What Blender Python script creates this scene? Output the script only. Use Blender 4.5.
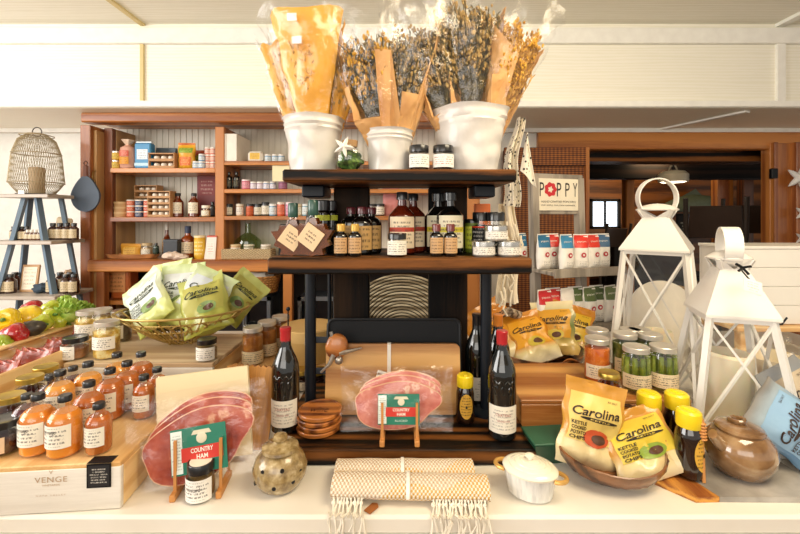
import bpy, math, random
from mathutils import Vector, Matrix, noise
PI = math.pi
for o in list(bpy.data.objects): bpy.data.objects.remove(o, do_unlink=True)
SC = bpy.context.scene
COL = SC.collection
R = random.Random(7)
# ---------------------------------------------------------------- camera, world, light, exposure
F, CX, HY, ZC = 400.0, 400.0, 218.0, 1.5
cam_d = bpy.data.cameras.new('camera'); cam = bpy.data.objects.new('camera', cam_d); COL.objects.link(cam)
cam.location = (0, 0, ZC); cam.rotation_euler = (PI/2, 0, 0)
cam_d.sensor_width = 36; cam_d.lens = 36*F/800; cam_d.shift_y = -(267-HY)/800; cam_d.clip_start = .02
SC.camera = cam
W = bpy.data.worlds.new('world'); SC.world = W; W.use_nodes = True
W.node_tree.nodes['Background'].inputs[0].default_value = (1.0, .95, .87, 1)
W.node_tree.nodes['Background'].inputs[1].default_value = 0.5
SC.view_settings.view_transform = 'Standard'; SC.view_settings.look = 'None'
SC.view_settings.gamma = 1; SC.view_settings.exposure = 0.44; SC.view_settings.use_curve_mapping = False
def area(name, loc, target, sx, sy, power, color):
    d = bpy.data.lights.new(name, 'AREA'); d.shape = 'RECTANGLE'; d.size = sx; d.size_y = sy; d.energy = power; d.color = color
    o = bpy.data.objects.new(name, d); COL.objects.link(o); o.location = loc
    o.rotation_euler = (Vector(target)-Vector(loc)).to_track_quat('-Z', 'Y').to_euler(); return o
area('window_daylight', (-3.6, .2, 2.0), (0, 1.6, 1.1), 2.4, 1.6, 75, (1, .97, .93))
area('front_window_daylight', (-.6, -2.2, 2.2), (0, 1.8, 1.3), 3.2, 1.6, 42, (1, .95, .87))  # soft fill added behind the camera, not a modelled window
area('ceiling_lamp', (.9, .6, 2.7), (.5, 1.5, .9), 1.0, 1.0, 34, (1, .84, .58))
area('dining_lamp', (3.6, 5.75, 2.5), (3.9, 7.4, 1.1), .5, .5, 26, (1, .75, .45))  # added fill behind the pendant, brightens the far dining room wall

_d = bpy.data.lights.new('dining_sconce', 'POINT'); _d.energy = 7; _d.color = (1, .82, .55); _d.shadow_soft_size = .08; _o = bpy.data.objects.new('dining_sconce', _d); COL.objects.link(_o); _o.location = (2.7, 4.1, 2.35)  # added point light with no fixture, brightens the front of the pendant shade

# ---------------------------------------------------------------- pixel helpers (photo measurements -> metres)
def wx(px, d): return (px-CX)*d/F
def wz(py, d): return ZC+(HY-py)*d/F
def gp(px, py, z, r=0):
    "point on the level z whose front contact shows at px,py; r = how far the middle lies behind it"
    d = (ZC-z)*F/(py-HY)+r
    return (wx(px, d), d, z)

# ---------------------------------------------------------------- materials
MATS = {}
class NT:
    def __init__(s, name):
        s.m = bpy.data.materials.new(name); s.m.use_nodes = True; s.t = s.m.node_tree; s.n = s.t.nodes; s.n.clear()
        s.out = s.n.new('ShaderNodeOutputMaterial')
    def add(s, t, **kw):
        n = s.n.new('ShaderNode'+t)
        for k, v in kw.items():
            if isinstance(k, str) and hasattr(n, k) and k not in ('Scale',): setattr(n, k, v)
            else: s.put(n.inputs[k], v)
        return n
    def put(s, inp, v):
        if hasattr(v, 'is_output') or isinstance(v, bpy.types.NodeSocket): s.t.links.new(v, inp)
        else:
            if inp.type == 'RGBA' and len(v) == 3: v = (*v, 1)
            inp.default_value = v
    def math(s, op, a, b=None, c=None):
        n = s.n.new('ShaderNodeMath'); n.operation = op; s.put(n.inputs[0], a)
        if b is not None: s.put(n.inputs[1], b)
        if c is not None: s.put(n.inputs[2], c)
        return n.outputs[0]
    def mix(s, f, a, b):
        n = s.n.new('ShaderNodeMix'); n.data_type = 'RGBA'; s.put(n.inputs[0], f); s.put(n.inputs[6], a); s.put(n.inputs[7], b); return n.outputs[2]
    def ramp(s, f, stops):
        n = s.n.new('ShaderNodeValToRGB'); s.put(n.inputs[0], f); e = n.color_ramp.elements
        while len(e) < len(stops): e.new(.5)
        for i, (p, c) in enumerate(stops): e[i].position = p; e[i].color = (*c, 1)
        return n.outputs[0]
    def obj(s): return s.n.new('ShaderNodeTexCoord').outputs['Object']
    def uv(s): return s.n.new('ShaderNodeTexCoord').outputs['UV']
    def map(s, v, sc=(1, 1, 1), loc=(0, 0, 0)):
        n = s.n.new('ShaderNodeMapping'); s.put(n.inputs[0], v); n.inputs[3].default_value = sc; n.inputs[1].default_value = loc; return n.outputs[0]
    def noise(s, v, scale, detail=3, rough=.55):
        n = s.n.new('ShaderNodeTexNoise'); s.put(n.inputs[0], v); n.inputs['Scale'].default_value = scale; n.inputs['Detail'].default_value = detail
        n.inputs['Roughness'].default_value = rough; return n.outputs[0]
    def bump(s, h, strength, dist=.002):
        n = s.n.new('ShaderNodeBump'); n.inputs['Strength'].default_value = strength; n.inputs['Distance'].default_value = dist; s.put(n.inputs['Height'], h); return n.outputs[0]
    def pr(s, color, rough=.5, metal=0, coat=0, normal=None, trans=0, sub=0, spec=.5, emis=None, es=0, alpha=1):
        p = s.n.new('ShaderNodeBsdfPrincipled'); s.put(p.inputs['Base Color'], color); s.put(p.inputs['Roughness'], rough)
        p.inputs['Metallic'].default_value = metal; p.inputs['Coat Weight'].default_value = coat; p.inputs['Transmission Weight'].default_value = trans
        p.inputs['Specular IOR Level'].default_value = spec
        if sub: p.inputs['Subsurface Weight'].default_value = sub; p.inputs['Subsurface Scale'].default_value = .01
        if normal is not None: s.put(p.inputs['Normal'], normal)
        if emis: s.put(p.inputs['Emission Color'], emis); p.inputs['Emission Strength'].default_value = es
        s.t.links.new(p.outputs[0], s.out.inputs[0]); return s.m
def hexc(h):
    h = h.lstrip('#'); c = [int(h[i:i+2], 16)/255 for i in (0, 2, 4)]
    return tuple(((x/12.92) if x <= .04045 else ((x+.055)/1.055)**2.4) for x in c)
def plain(h, rough=.5, metal=0, coat=0, vary=.12, nscale=14, bump=.15, **kw):
    k = ('p', h, rough, metal, coat, vary, bump, tuple(kw.items()))
    if k in MATS: return MATS[k]
    n = NT('paint_'+h.strip('#')); c = hexc(h); v = n.noise(n.obj(), nscale)
    col = n.mix(v, tuple(x*(1-vary) for x in c), tuple(min(1, x*(1+vary)) for x in c))
    MATS[k] = n.pr(col, rough, metal, coat, n.bump(n.noise(n.obj(), nscale*6), bump, .001), **kw); return MATS[k]
def wood(name, dark, light, axis='x', scale=1.0, rough=.45, coat=.1, bump=.35, spec=.5, stops=(.36, .53, .68)):
    k = ('w', name, axis)
    if k in MATS: return MATS[k]
    n = NT(name); sc = {'x': (2.2, 34, 34), 'y': (34, 2.2, 34), 'z': (34, 34, 2.2)}[axis]
    v = n.map(n.obj(), tuple(a*scale for a in sc))
    a = n.noise(v, 1.6, 5, .6); b = n.noise(v, 7, 4, .7)
    w = n.n.new('ShaderNodeTexWave'); w.wave_type = 'RINGS'; n.put(w.inputs[0], v); w.inputs['Scale'].default_value = .22; w.inputs['Distortion'].default_value = 7; w.inputs['Detail'].default_value = 3
    f = n.math('MULTIPLY_ADD', w.outputs[1], .35, n.math('MULTIPLY_ADD', a, .45, n.math('MULTIPLY', b, .3)))
    d, l = hexc(dark), hexc(light); m = tuple((x+y)/2 for x, y in zip(d, l))
    col = n.ramp(f, [(stops[0], d), (stops[1], m), (stops[2], l)])
    MATS[k] = n.pr(col, rough, 0, coat, n.bump(f, bump, .002), spec=spec); return MATS[k]
def glass(name='clear_glass', tint=(1, 1, 1), amount=1.0, rough=.02, bump=0, base=.04):
    k = ('g', name)
    if k in MATS: return MATS[k]
    n = NT(name); t = n.add('BsdfTransparent'); n.put(t.inputs[0], tint); g = n.add('BsdfGlossy'); n.put(g.inputs[0], (1, 1, 1)); g.inputs['Roughness'].default_value = rough
    fr = n.add('LayerWeight'); fr.inputs[0].default_value = .35
    if bump:
        b = n.bump(n.noise(n.obj(), 40, 4), bump, .004); n.put(g.inputs['Normal'], b); n.put(fr.inputs['Normal'], b)
    f = n.math('MULTIPLY_ADD', n.math('POWER', fr.outputs['Facing'], 3), .55*amount, base)
    mx = n.add('MixShader'); n.put(mx.inputs[0], f); n.put(mx.inputs[1], t.outputs[0]); n.put(mx.inputs[2], g.outputs[0])
    n.t.links.new(mx.outputs[0], n.out.inputs[0]); MATS[k] = n.m; return n.m
def printed(bg, ink='#3a3530', rows=6, amt=.5, band=None, bandc='#b03020', rough=.55, big=False):
    "small print: rows of dark dashes on a label, optional coloured band (v0,v1)"
    k = ('l', bg, ink, rows, amt, band, bandc)
    if k in MATS: return MATS[k]
    n = NT('label_'+bg.strip('#')); s = n.add('SeparateXYZ'); n.put(s.inputs[0], n.uv()); u, v = s.outputs[0], s.outputs[1]
    vr = n.math('MULTIPLY', v, float(rows)); fr = n.math('FRACT', vr); fl = n.math('FLOOR', vr)
    c = n.add('CombineXYZ'); n.put(c.inputs[0], n.math('MULTIPLY', u, 26.)); n.put(c.inputs[1], n.math('MULTIPLY', fl, 3.7)); n.put(c.inputs[2], n.math('MULTIPLY', fr, .8))
    nz = n.noise(c.outputs[0], 1.3, 2)
    a = n.math('MULTIPLY', n.math('GREATER_THAN', nz, .48), n.math('LESS_THAN', n.math('ABSOLUTE', n.math('SUBTRACT', fr, .5)), .24))
    c2 = n.add('CombineXYZ'); n.put(c2.inputs[1], n.math('MULTIPLY', fl, 7.31))
    wd = n.math('MULTIPLY_ADD', n.noise(c2.outputs[0], 1.7, 0), .5, .08)
    mrg = n.math('LESS_THAN', n.math('ABSOLUTE', n.math('SUBTRACT', u, .5)), wd)
    mv = n.math('LESS_THAN', n.math('ABSOLUTE', n.math('SUBTRACT', v, .5)), .4)
    f = n.math('MULTIPLY', n.math('MULTIPLY', a, mrg), n.math('MULTIPLY', mv, amt))
    col = hexc(bg)
    if band:
        bf = n.math('MULTIPLY', n.math('GREATER_THAN', v, band[0]), n.math('LESS_THAN', v, band[1])); col = n.mix(bf, col, hexc(bandc))
    MATS[k] = n.pr(n.mix(f, col, hexc(ink)), rough); return MATS[k]
def food(name, stops, scale=30, rough=.3, coat=.3, bump=.5, detail=4):
    k = ('f', name)
    if k in MATS: return MATS[k]
    n = NT(name); v = n.noise(n.obj(), scale, detail); col = n.ramp(v, [(p, hexc(h)) for p, h in stops])
    MATS[k] = n.pr(col, rough, 0, coat, n.bump(v, bump, .003)); return MATS[k]

WHITE = plain('#f4efe4', .45); CREAM = plain('#f3e8d0', .4, coat=.4)
WALLW = plain('#f5f2ea', .6, bump=.05)
BEAMW = wood('painted_beadboard', '#f3efdc', '#faf6e8', 'x', 3, .5, 0, .1)
STAIN = wood('dark_stained_wood', '#080402', '#7a4a20', 'x', .9, .5, 0, .9, .2, (.44, .58, .72))
STAINZ = wood('dark_stained_wood_upright', '#050303', '#33210f', 'z', .7, .6, 0, .8, .15, (.45, .62, .8))
ORW = wood('orange_pine', '#8c4c1e', '#cb843e', 'x', .4, .4, .2, .15)
ORWZ = wood('orange_pine_upright', '#874920', '#bf7a3c', 'z', .4, .4, .2, .15)
PANELZ = wood('pale_brown_panel', '#a97f50', '#bd935f', 'z', .3, .5, .1, .15)
CRATE = wood('pale_crate_pine', '#d9a765', '#f2cf95', 'y', .9, .5, .05, .2)
CRATEX = wood('pale_crate_pine_long', '#d4a46a', '#f0d09a', 'x', .9, .5, .05, .2)
WHITEWOOD = wood('whitewashed_pine', '#ddd5c6', '#f3ede0', 'x', 1, .6, 0, .3)
ACACIA = wood('acacia_board', '#a96f34', '#deab66', 'x', .4, .4, .15, .15)
ACACIAZ = wood('striped_board', '#8a5222', '#cf9448', 'z', 1, .4, .15, .15)
WALNUT = wood('walnut_bowl_wood', '#3a1f10', '#8a5a35', 'x', 1, .35, .4, .5)
COASTW = wood('coaster_wood', '#6a3312', '#c77a38', 'x', 1, .35, .5, .3)
GREYW = wood('grey_painted_wood', '#7d7468', '#a59a8b', 'z', 1.2, .6, 0, .3)
BLACK = plain('#0d0e10', .5, vary=.2, spec=.3); BLACKM = plain('#0e151e', .45, .0, spec=.35); BLACKCAP = plain('#151618', .3, coat=.5)
GLASS = glass(); FILM = glass('plastic_film', (1, 1, 1), .55, .14, .9, .05)
JARGLASS = glass('jar_glass', (.98, .99, .97), .9, .03, 0, .07)
SILVER = plain('#c9c7c2', .25, .9); GOLDLID = plain('#c9ac52', .3, .85); PALELID = plain('#d8d2c6', .35, .6)
KRAFT = food('kraft_paper', [(.3, '#d99a2c'), (.55, '#eeb040'), (.75, '#f6c25c')], 9, .6, 0, .3)
KRAFTP = food('pale_kraft_paper', [(.3, '#c48f55'), (.55, '#d8a76a'), (.75, '#e4bb84')], 9, .6, 0, .6)
YELCAP = plain('#f3d51e', .35, coat=.3)

# ---------------------------------------------------------------- mesh builder
class MB:
    def __init__(s): s.v = []; s.f = []; s.uvs = {}
    def add(s, vs, fs, M=None):
        b = len(s.v)
        s.v += [tuple(M @ Vector(v)) if M is not None else tuple(v) for v in vs]; s.f += [tuple(b+i for i in f) for f in fs]; return s
    def box(s, c, d, M=None, bev=0):
        x, y, z = [a/2 for a in d]
        if bev <= 0:
            vs = [(i*x, j*y, k*z) for i in (-1, 1) for j in (-1, 1) for k in (-1, 1)]
            fs = [(0, 1, 3, 2), (4, 6, 7, 5), (0, 4, 5, 1), (2, 3, 7, 6), (0, 2, 6, 4), (1, 5, 7, 3)]
        else:
            b = min(bev, x*.9, y*.9, z*.9); vs = []; ix = {}
            for i in (-1, 1):
                for j in (-1, 1):
                    for k in (-1, 1):
                        for a in range(3):
                            p = [i*(x-b), j*(y-b), k*(z-b)]; p[a] = (i*x, j*y, k*z)[a]; ix[(i, j, k, a)] = len(vs); vs.append(tuple(p))
            fs = []
            for a in range(3):
                o1, o2 = [t for t in range(3) if t != a]
                for sg in (-1, 1):
                    q = []
                    for (p1, p2) in ((-1, -1), (1, -1), (1, 1), (-1, 1)):
                        t = [0, 0, 0]; t[a] = sg; t[o1] = p1; t[o2] = p2; q.append(ix[(*t, a)])
                    if (sg == 1) != (a == 1): fs.append(tuple(q))
                    else: fs.append(tuple(q[::-1]))
            for a in range(3):
                o1, o2 = [t for t in range(3) if t != a]
                for s1 in (-1, 1):
                    for s2 in (-1, 1):
                        q = []
                        for e, ax in ((-1, o1), (1, o1), (1, o2), (-1, o2)):
                            t = [0, 0, 0]; t[a] = e; t[o1] = s1; t[o2] = s2; q.append(ix[(*t, ax)])
                        fs.append(tuple(q))
            for i in (-1, 1):
                for j in (-1, 1):
                    for k in (-1, 1): fs.append(tuple(ix[(i, j, k, a)] for a in range(3)))
        vs = [(a+c[0], b_+c[1], g+c[2]) for a, b_, g in vs]; return s.add(vs, fs, M)
    def lathe(s, prof, seg=24, M=None, sx=1, sy=1, wob=0, seed=0):
        vs = []; fs = []; n = len(prof)
        for i, (r, z) in enumerate(prof):
            for k in range(seg):
                a = 2*PI*k/seg; rr = r
                if wob: rr = r*(1+wob*noise.noise(Vector((math.cos(a)*2+seed, math.sin(a)*2, z*25))))
                vs.append((rr*math.cos(a)*sx, rr*math.sin(a)*sy, z))
        for i in range(n-1):
            for k in range(seg): fs.append((i*seg+k, i*seg+(k+1) % seg, (i+1)*seg+(k+1) % seg, (i+1)*seg+k))
        if prof[0][0] > 1e-6: fs.append(tuple(range(seg-1, -1, -1)))
        if prof[-1][0] > 1e-6: fs.append(tuple((n-1)*seg+k for k in range(seg)))
        return s.add(vs, fs, M)
    def tube(s, pts, r, seg=8, M=None, close=False, r2=None):
        P = [Vector(p) for p in pts]; n = len(P); vs = []; fs = []
        up = Vector((0, 0, 1)); prev = None
        for i, p in enumerate(P):
            if close: t = (P[(i+1) % n]-P[i-1])
            else: t = P[min(i+1, n-1)]-P[max(i-1, 0)]
            t.normalize()
            if prev is None: a = t.cross(up) if abs(t.z) < .95 else t.cross(Vector((1, 0, 0)))
            else: a = prev-t*prev.dot(t)
            a.normalize(); prev = a; b = t.cross(a); rr = r+(r2-r)*i/(n-1) if r2 is not None else r
            for k in range(seg):
                an = 2*PI*k/seg; vs.append(p+(a*math.cos(an)+b*math.sin(an))*rr)
        m = n if close else n-1
        for i in range(m):
            for k in range(seg): fs.append((i*seg+k, ((i+1) % n)*seg+k, ((i+1) % n)*seg+(k+1) % seg, i*seg+(k+1) % seg))
        if not close: fs.append(tuple(range(seg))); fs.append(tuple((n-1)*seg+k for k in range(seg-1, -1, -1)))
        return s.add(vs, fs, M)
    def bar(s, a, b, w, t, M=None):
        a, b = Vector(a), Vector(b); d = b-a; L = d.length; q = d.to_track_quat('Z', 'Y').to_matrix().to_4x4()
        T = Matrix.Translation((a+b)/2) @ q; return s.box((0, 0, 0), (w, t, L), (M @ T) if M is not None else T)
    def ball(s, c, r, seg=14, rings=9, sc=(1, 1, 1), wob=0, M=None, seed=0):
        vs = []; fs = []
        for i in range(rings+1):
            th = PI*i/rings
            for k in range(seg):
                a = 2*PI*k/seg; p = Vector((math.sin(th)*math.cos(a), math.sin(th)*math.sin(a), math.cos(th)))
                q = 1+wob*noise.noise(p*2+Vector((seed, 0, 0))) if wob else 1
                vs.append((c[0]+p.x*r*sc[0]*q, c[1]+p.y*r*sc[1]*q, c[2]+p.z*r*sc[2]*q))
        for i in range(rings):
            for k in range(seg): fs.append((i*seg+k, (i+1)*seg+k, (i+1)*seg+(k+1) % seg, i*seg+(k+1) % seg))
        return s.add(vs, fs, M)
    def grid(s, fn, nu, nv, M=None, uv=False, closed_u=False):
        vs = []; fs = []; b = len(s.v)
        for j in range(nv+1):
            for i in range(nu+1):
                vs.append(fn(i/nu, j/nv))
                if uv: s.uvs[b+len(vs)-1] = (i/nu, j/nv)
        for j in range(nv):
            for i in range(nu): q = j*(nu+1)+i; fs.append((q, q+1, q+nu+2, q+nu+1))
        return s.add(vs, fs, M)
    def slab(s, fn, nu, nv, t, M=None):
        "a sheet with thickness t along its normal"
        pts = [[Vector(fn(i/nu, j/nv)) for i in range(nu+1)] for j in range(nv+1)]
        f = []; g = []
        for j in range(nv+1):
            for i in range(nu+1):
                du = pts[j][min(i+1, nu)]-pts[j][max(i-1, 0)]; dv = pts[min(j+1, nv)][i]-pts[max(j-1, 0)][i]
                nn = du.cross(dv); nn = nn.normalized() if nn.length > 1e-9 else Vector((0, -1, 0))
                f.append(pts[j][i]+nn*t/2); g.append(pts[j][i]-nn*t/2)
        n = len(f); fs = []
        for j in range(nv):
            for i in range(nu):
                q = j*(nu+1)+i; fs.append((q, q+1, q+nu+2, q+nu+1)); fs.append((n+q, n+q+nu+1, n+q+nu+2, n+q+1))
        for i in range(nu):
            q = i; fs.append((q, n+q, n+q+1, q+1)); q = nv*(nu+1)+i; fs.append((q, q+1, n+q+1, n+q))
        for j in range(nv):
            q = j*(nu+1); fs.append((q, q+nu+1, n+q+nu+1, n+q)); q += nu; fs.append((q, n+q, n+q+nu+1, q+nu+1))
        return s.add(f+g, fs, M)
    def patch(s, r, z0, z1, arc, a0=0, seg=12, rz=None, M=None):
        "a label bent round a cylinder, its middle facing -y"
        def fn(u, v):
            a = a0+(u-.5)*arc; z = z0+(z1-z0)*v; q = r if rz is None else rz(z)
            return (q*math.sin(a), -q*math.cos(a), z)
        return s.grid(fn, seg, 1 if rz is None else 6, M, uv=True)
    def panel(s, w, h, c=(0, 0, 0), M=None, t=0):
        return s.grid(lambda u, v: (c[0]+(u-.5)*w, c[1], c[2]+(v-.5)*h), 1, 1, M, uv=True)
    def prism(s, outline, y0, y1, M=None):
        "outline in x,z extruded along y"
        n = len(outline); vs = [(x, y0, z) for x, z in outline]+[(x, y1, z) for x, z in outline]
        fs = [tuple(range(n)), tuple(range(2*n-1, n-1, -1))]+[(i, i+n, (i+1) % n+n, (i+1) % n) for i in range(n)]
        return s.add(vs, fs, M)
    def mesh(s, name, mat, smooth=35):
        me = bpy.data.meshes.new(name); me.from_pydata(s.v, [], s.f); me.materials.append(mat)
        if s.uvs:
            l = me.uv_layers.new(name='UVMap')
            for lp in me.loops: l.data[lp.index].uv = s.uvs.get(lp.vertex_index, (0, 0))
        if smooth:
            me.polygons.foreach_set('use_smooth', [True]*len(me.polygons)); me.set_sharp_from_angle(angle=math.radians(smooth))
        me.update(); return me
TXT = {}
def glyphs(s, bold=0, shear=0, spacing=1):
    k = (s, bold, shear, spacing)
    if k not in TXT:
        c = bpy.data.curves.new('lettering', 'FONT'); c.body = s; c.offset = bold; c.shear = shear; c.space_character = spacing; c.align_x = 'CENTER'; c.resolution_u = 3
        o = bpy.data.objects.new('lettering', c); COL.objects.link(o)
        dg = bpy.context.evaluated_depsgraph_get(); me = bpy.data.meshes.new_from_object(o.evaluated_get(dg))
        vs = [(v.co.x, v.co.y) for v in me.vertices]; fs = [tuple(p.vertices) for p in me.polygons]
        bpy.data.objects.remove(o); bpy.data.meshes.remove(me); bpy.data.curves.remove(c)
        x0, x1 = min(v[0] for v in vs), max(v[0] for v in vs); y0, y1 = min(v[1] for v in vs), max(v[1] for v in vs)
        TXT[k] = ([((x-(x0+x1)/2)/(x1-x0), (y-(y0+y1)/2)/(y1-y0)) for x, y in vs], fs, (x1-x0)/(y1-y0))
    return TXT[k]
def letter(mb, s, w, h, fn, M=None, **kw):
    "write s in a w x h field; fn(x,y) puts a flat point onto the surface"
    vs, fs, _ = glyphs(s, **kw); return mb.add([fn(x*w, y*h) for x, y in vs], fs, M)
def text_aspect(s, **kw): return glyphs(s, **kw)[2]

# ---------------------------------------------------------------- objects
def thing(name, label, cat, loc=(0, 0, 0), rz=0, group=None, rot=None, s=1):
    o = bpy.data.objects.new(name, None); COL.objects.link(o); o.location = loc; o.rotation_euler = rot or (0, 0, rz); o.scale = (s, s, s)
    o.empty_display_size = .03; o['label'] = label; o['category'] = cat
    if group: o['group'] = group
    return o
def part(name, mb, mat, parent, smooth=35, label=None):
    me = mb if isinstance(mb, bpy.types.Mesh) else mb.mesh(name, mat, smooth)
    o = bpy.data.objects.new(name, me); COL.objects.link(o); o.parent = parent
    if label: o['label'] = label
    return o
def struct(name, mb, mat, parent=None, smooth=0):
    o = bpy.data.objects.new(name, mb.mesh(name, mat, smooth)); COL.objects.link(o)
    if parent: o.parent = parent
    else: o['kind'] = 'structure'
    return o
def solo(name, label, cat, mb, mat, loc=(0, 0, 0), rz=0, group=None, rot=None, s=1, smooth=35):
    o = bpy.data.objects.new(name, mb if isinstance(mb, bpy.types.Mesh) else mb.mesh(name, mat, smooth)); COL.objects.link(o)
    o.location = loc; o.rotation_euler = rot or (0, 0, rz); o.scale = (s, s, s); o['label'] = label; o['category'] = cat
    if group: o['group'] = group
    return o
PROTO = {}
def put(key, build, name, label, cat, loc, rz=0, group=None, s=1, rot=None):
    "one more of a kind: the parts' meshes come from build() the first time and are shared by every copy"
    if key not in PROTO: PROTO[key] = [(n, mb.mesh(n, m, 35)) for n, mb, m in build()]
    t = thing(name, label, cat, loc, rz, group, rot, s)
    for n, me in PROTO[key]: part(n, me, None, t)
    return t
def shut(r, h, c=.004): return [(r-c, 0), (r, c), (r, h-c), (r-c, h)]
def cyl_fn(r, z0): return lambda x, y: (r*math.sin(x/r), -r*math.cos(x/r), z0+y)
# ---------------------------------------------------------------- vessels (builders return [(part name, mesh builder, material)])
def jar(r, h, content, lid=BLACKCAP, lab='#f3efe4', ink='#3b352f', lh=.016, fill=.84, band=None, bandc='#b03020', arc=2.2, l0=.12, l1=.55, texts=()):
    """screw-lid glass jar with its food inside"""
    def b():
        hb = h-lh; n = r*.86
        g = MB().lathe([(r*.9, 0), (r, .006), (r, hb-.022), (n, hb-.006), (n, hb)], 24)
        c = MB().lathe([(r*.85, .004), (r*.94, .01), (r*.94, (hb-.02)*fill/.84 if fill <= .84 else hb-.02), (r*.5, min(hb-.004, (hb-.014)*fill/.84)), (0, min(hb-.003, (hb-.014)*fill/.84))], 20, wob=.03)
        l = MB().lathe([(n*.98, hb-.004), (n*1.08, hb-.003), (n*1.08, h-.002), (n*1.03, h), (n*.9, h-.0012), (0, h-.0012)], 24)
        out = [('glass_body', g, JARGLASS), ('contents', c, content), ('lid', l, lid)]
        if lab:
            out.append(('label', MB().patch(r+.0008, h*l0, h*l1, arc, seg=14), printed(lab, ink, 6, .7, band, bandc)))
            if texts:
                t = MB()
                for s, w, hh, zc in texts: letter(t, s, w, hh, cyl_fn(r+.0013, zc))
                out.append(('label_lettering', t, plain('#4a433a', .6)))
        return out
    return b
def flask(r, h, content, cap=BLACKCAP, lab='#f4efe2', body=None, neck=.42, shoulder=.72, cap_h=.02, l=(.14, .55), arc=2.3, fill=.9, ink='#3b352f', band=None, bandc='#b03020', rows=6, texts=(), sy=1, capr=None, seg=22):
    """bottle with round shoulders: clear when body is None, else coloured glass"""
    def b():
        nr = r*neck; hs = h*shoulder; out = []; cr = capr or nr*1.15
        p = [(r*.88, 0), (r, .005), (r, hs-r*.35), (r*.93, hs-r*.12), (r*.72, hs+r*.12), (nr*1.12, hs+(h-cap_h-hs)*.55), (nr, h-cap_h-.004), (nr, h-.004)]
        out.append(('glass_body', MB().lathe(p, seg, sy=sy), body or JARGLASS))
        if body is None and content:
            q = [(a*.94, z+.003) for a, z in p if z < h*fill-.003]; q.append((0, q[-1][1]))
            out.append(('contents', MB().lathe(q, seg, sy=sy), content))
        out.append(('cap', MB().lathe([(cr, h-cap_h), (cr*1.02, h-.003), (cr*.9, h), (0, h)], 18), cap))
        if lab:
            if sy == 1: out.append(('label', MB().patch(r+.0008, h*l[0], h*l[1], arc, seg=12), printed(lab, ink, rows, .7, band, bandc)))
            else: out.append(('label', MB().panel(r*1.35, h*(l[1]-l[0]), (0, -r*sy-.001, h*(l[0]+l[1])/2)), printed(lab, ink, rows, .7, band, bandc)))
        if texts:
            t = MB()
            for s, w, hh, zc in texts: letter(t, s, w, hh, cyl_fn(r+.0014, zc) if sy == 1 else (lambda x, y, zc=zc: (x, -r*sy-.002, zc+y)))
            out.append(('label_lettering', t, plain(ink, .6)))
        return out
    return b
def tin(r, h, body, lid=SILVER, lab='#efe9da', lh=.012, ink='#3b352f', band=None, bandc='#b03020', arc=2.6):
    def b():
        out = [('tin_body', MB().lathe([(r*.96, 0), (r, .003), (r, h-lh)], 20), body),
               ('lid', MB().lathe([(r*1.03, h-lh), (r*1.03, h-.002), (r*.97, h), (r*.9, h-.0015), (0, h-.0015)], 20), lid)]
        if lab: out.append(('label', MB().patch(r+.0008, h*.12, h-lh-h*.1, arc), printed(lab, ink, 4, .7, band, bandc)))
        return out
    return b
def carton(w, d, h, body, lab=None, ink='#3b352f', rows=5, band=None, bandc='#b03020', lw=.8, lh_=.6, lz=.5, amt=.6):
    def b():
        out = [('carton_body', MB().box((0, 0, h/2), (w, d, h), bev=.002), body)]
        if lab: out.append(('label', MB().panel(w*lw, h*lh_, (0, -d/2-.0008, h*lz)), printed(lab, ink, rows, amt, band, bandc)))
        return out
    return b
def rough(p, k, s=0): return noise.noise(Vector(p)*k+Vector((s, s*1.7, s*.3)))
def bag_surface(w, h, t, seed=0, crumple=.006, seal=.07, flare=.06, bottom=.5):
    "front/back of a filled pillow pouch; u,v in 0..1 -> local point, origin at the bottom middle"
    def fn(u, v, side=-1):
        a = 1-abs(2*u-1)**2.6
        top = min(1, max(0, (1-v-seal)/.35)); top = top*top*(3-2*top); bt = min(1, max(0, (v+.02)/.16)); bt = bottom+(1-bottom)*(bt*bt*(3-2*bt)) if v > .02 else bottom*.6
        th = t*.5*max(0, a)**.55*top*bt
        wd = w*(1-flare*math.sin(PI*v))
        x = (u-.5)*wd; z = v*h
        q = rough((x, side*.3, z), 14, seed)*crumple*2+abs(rough((x, side*.2, z), 32, seed+3))*crumple*1.2
        k = min(1, 4*u, 4*(1-u))
        return (x+rough((x*0, 0, z), 22, seed)*crumple*1.2*(1-2*u), side*(th+.0015)+q*k*(1 if side < 0 else -1)*(.4+.6*top)+ (rough((x, 0, 0), 18, seed)*.01 if v > 1-seal else 0), z)
    return fn
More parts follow.
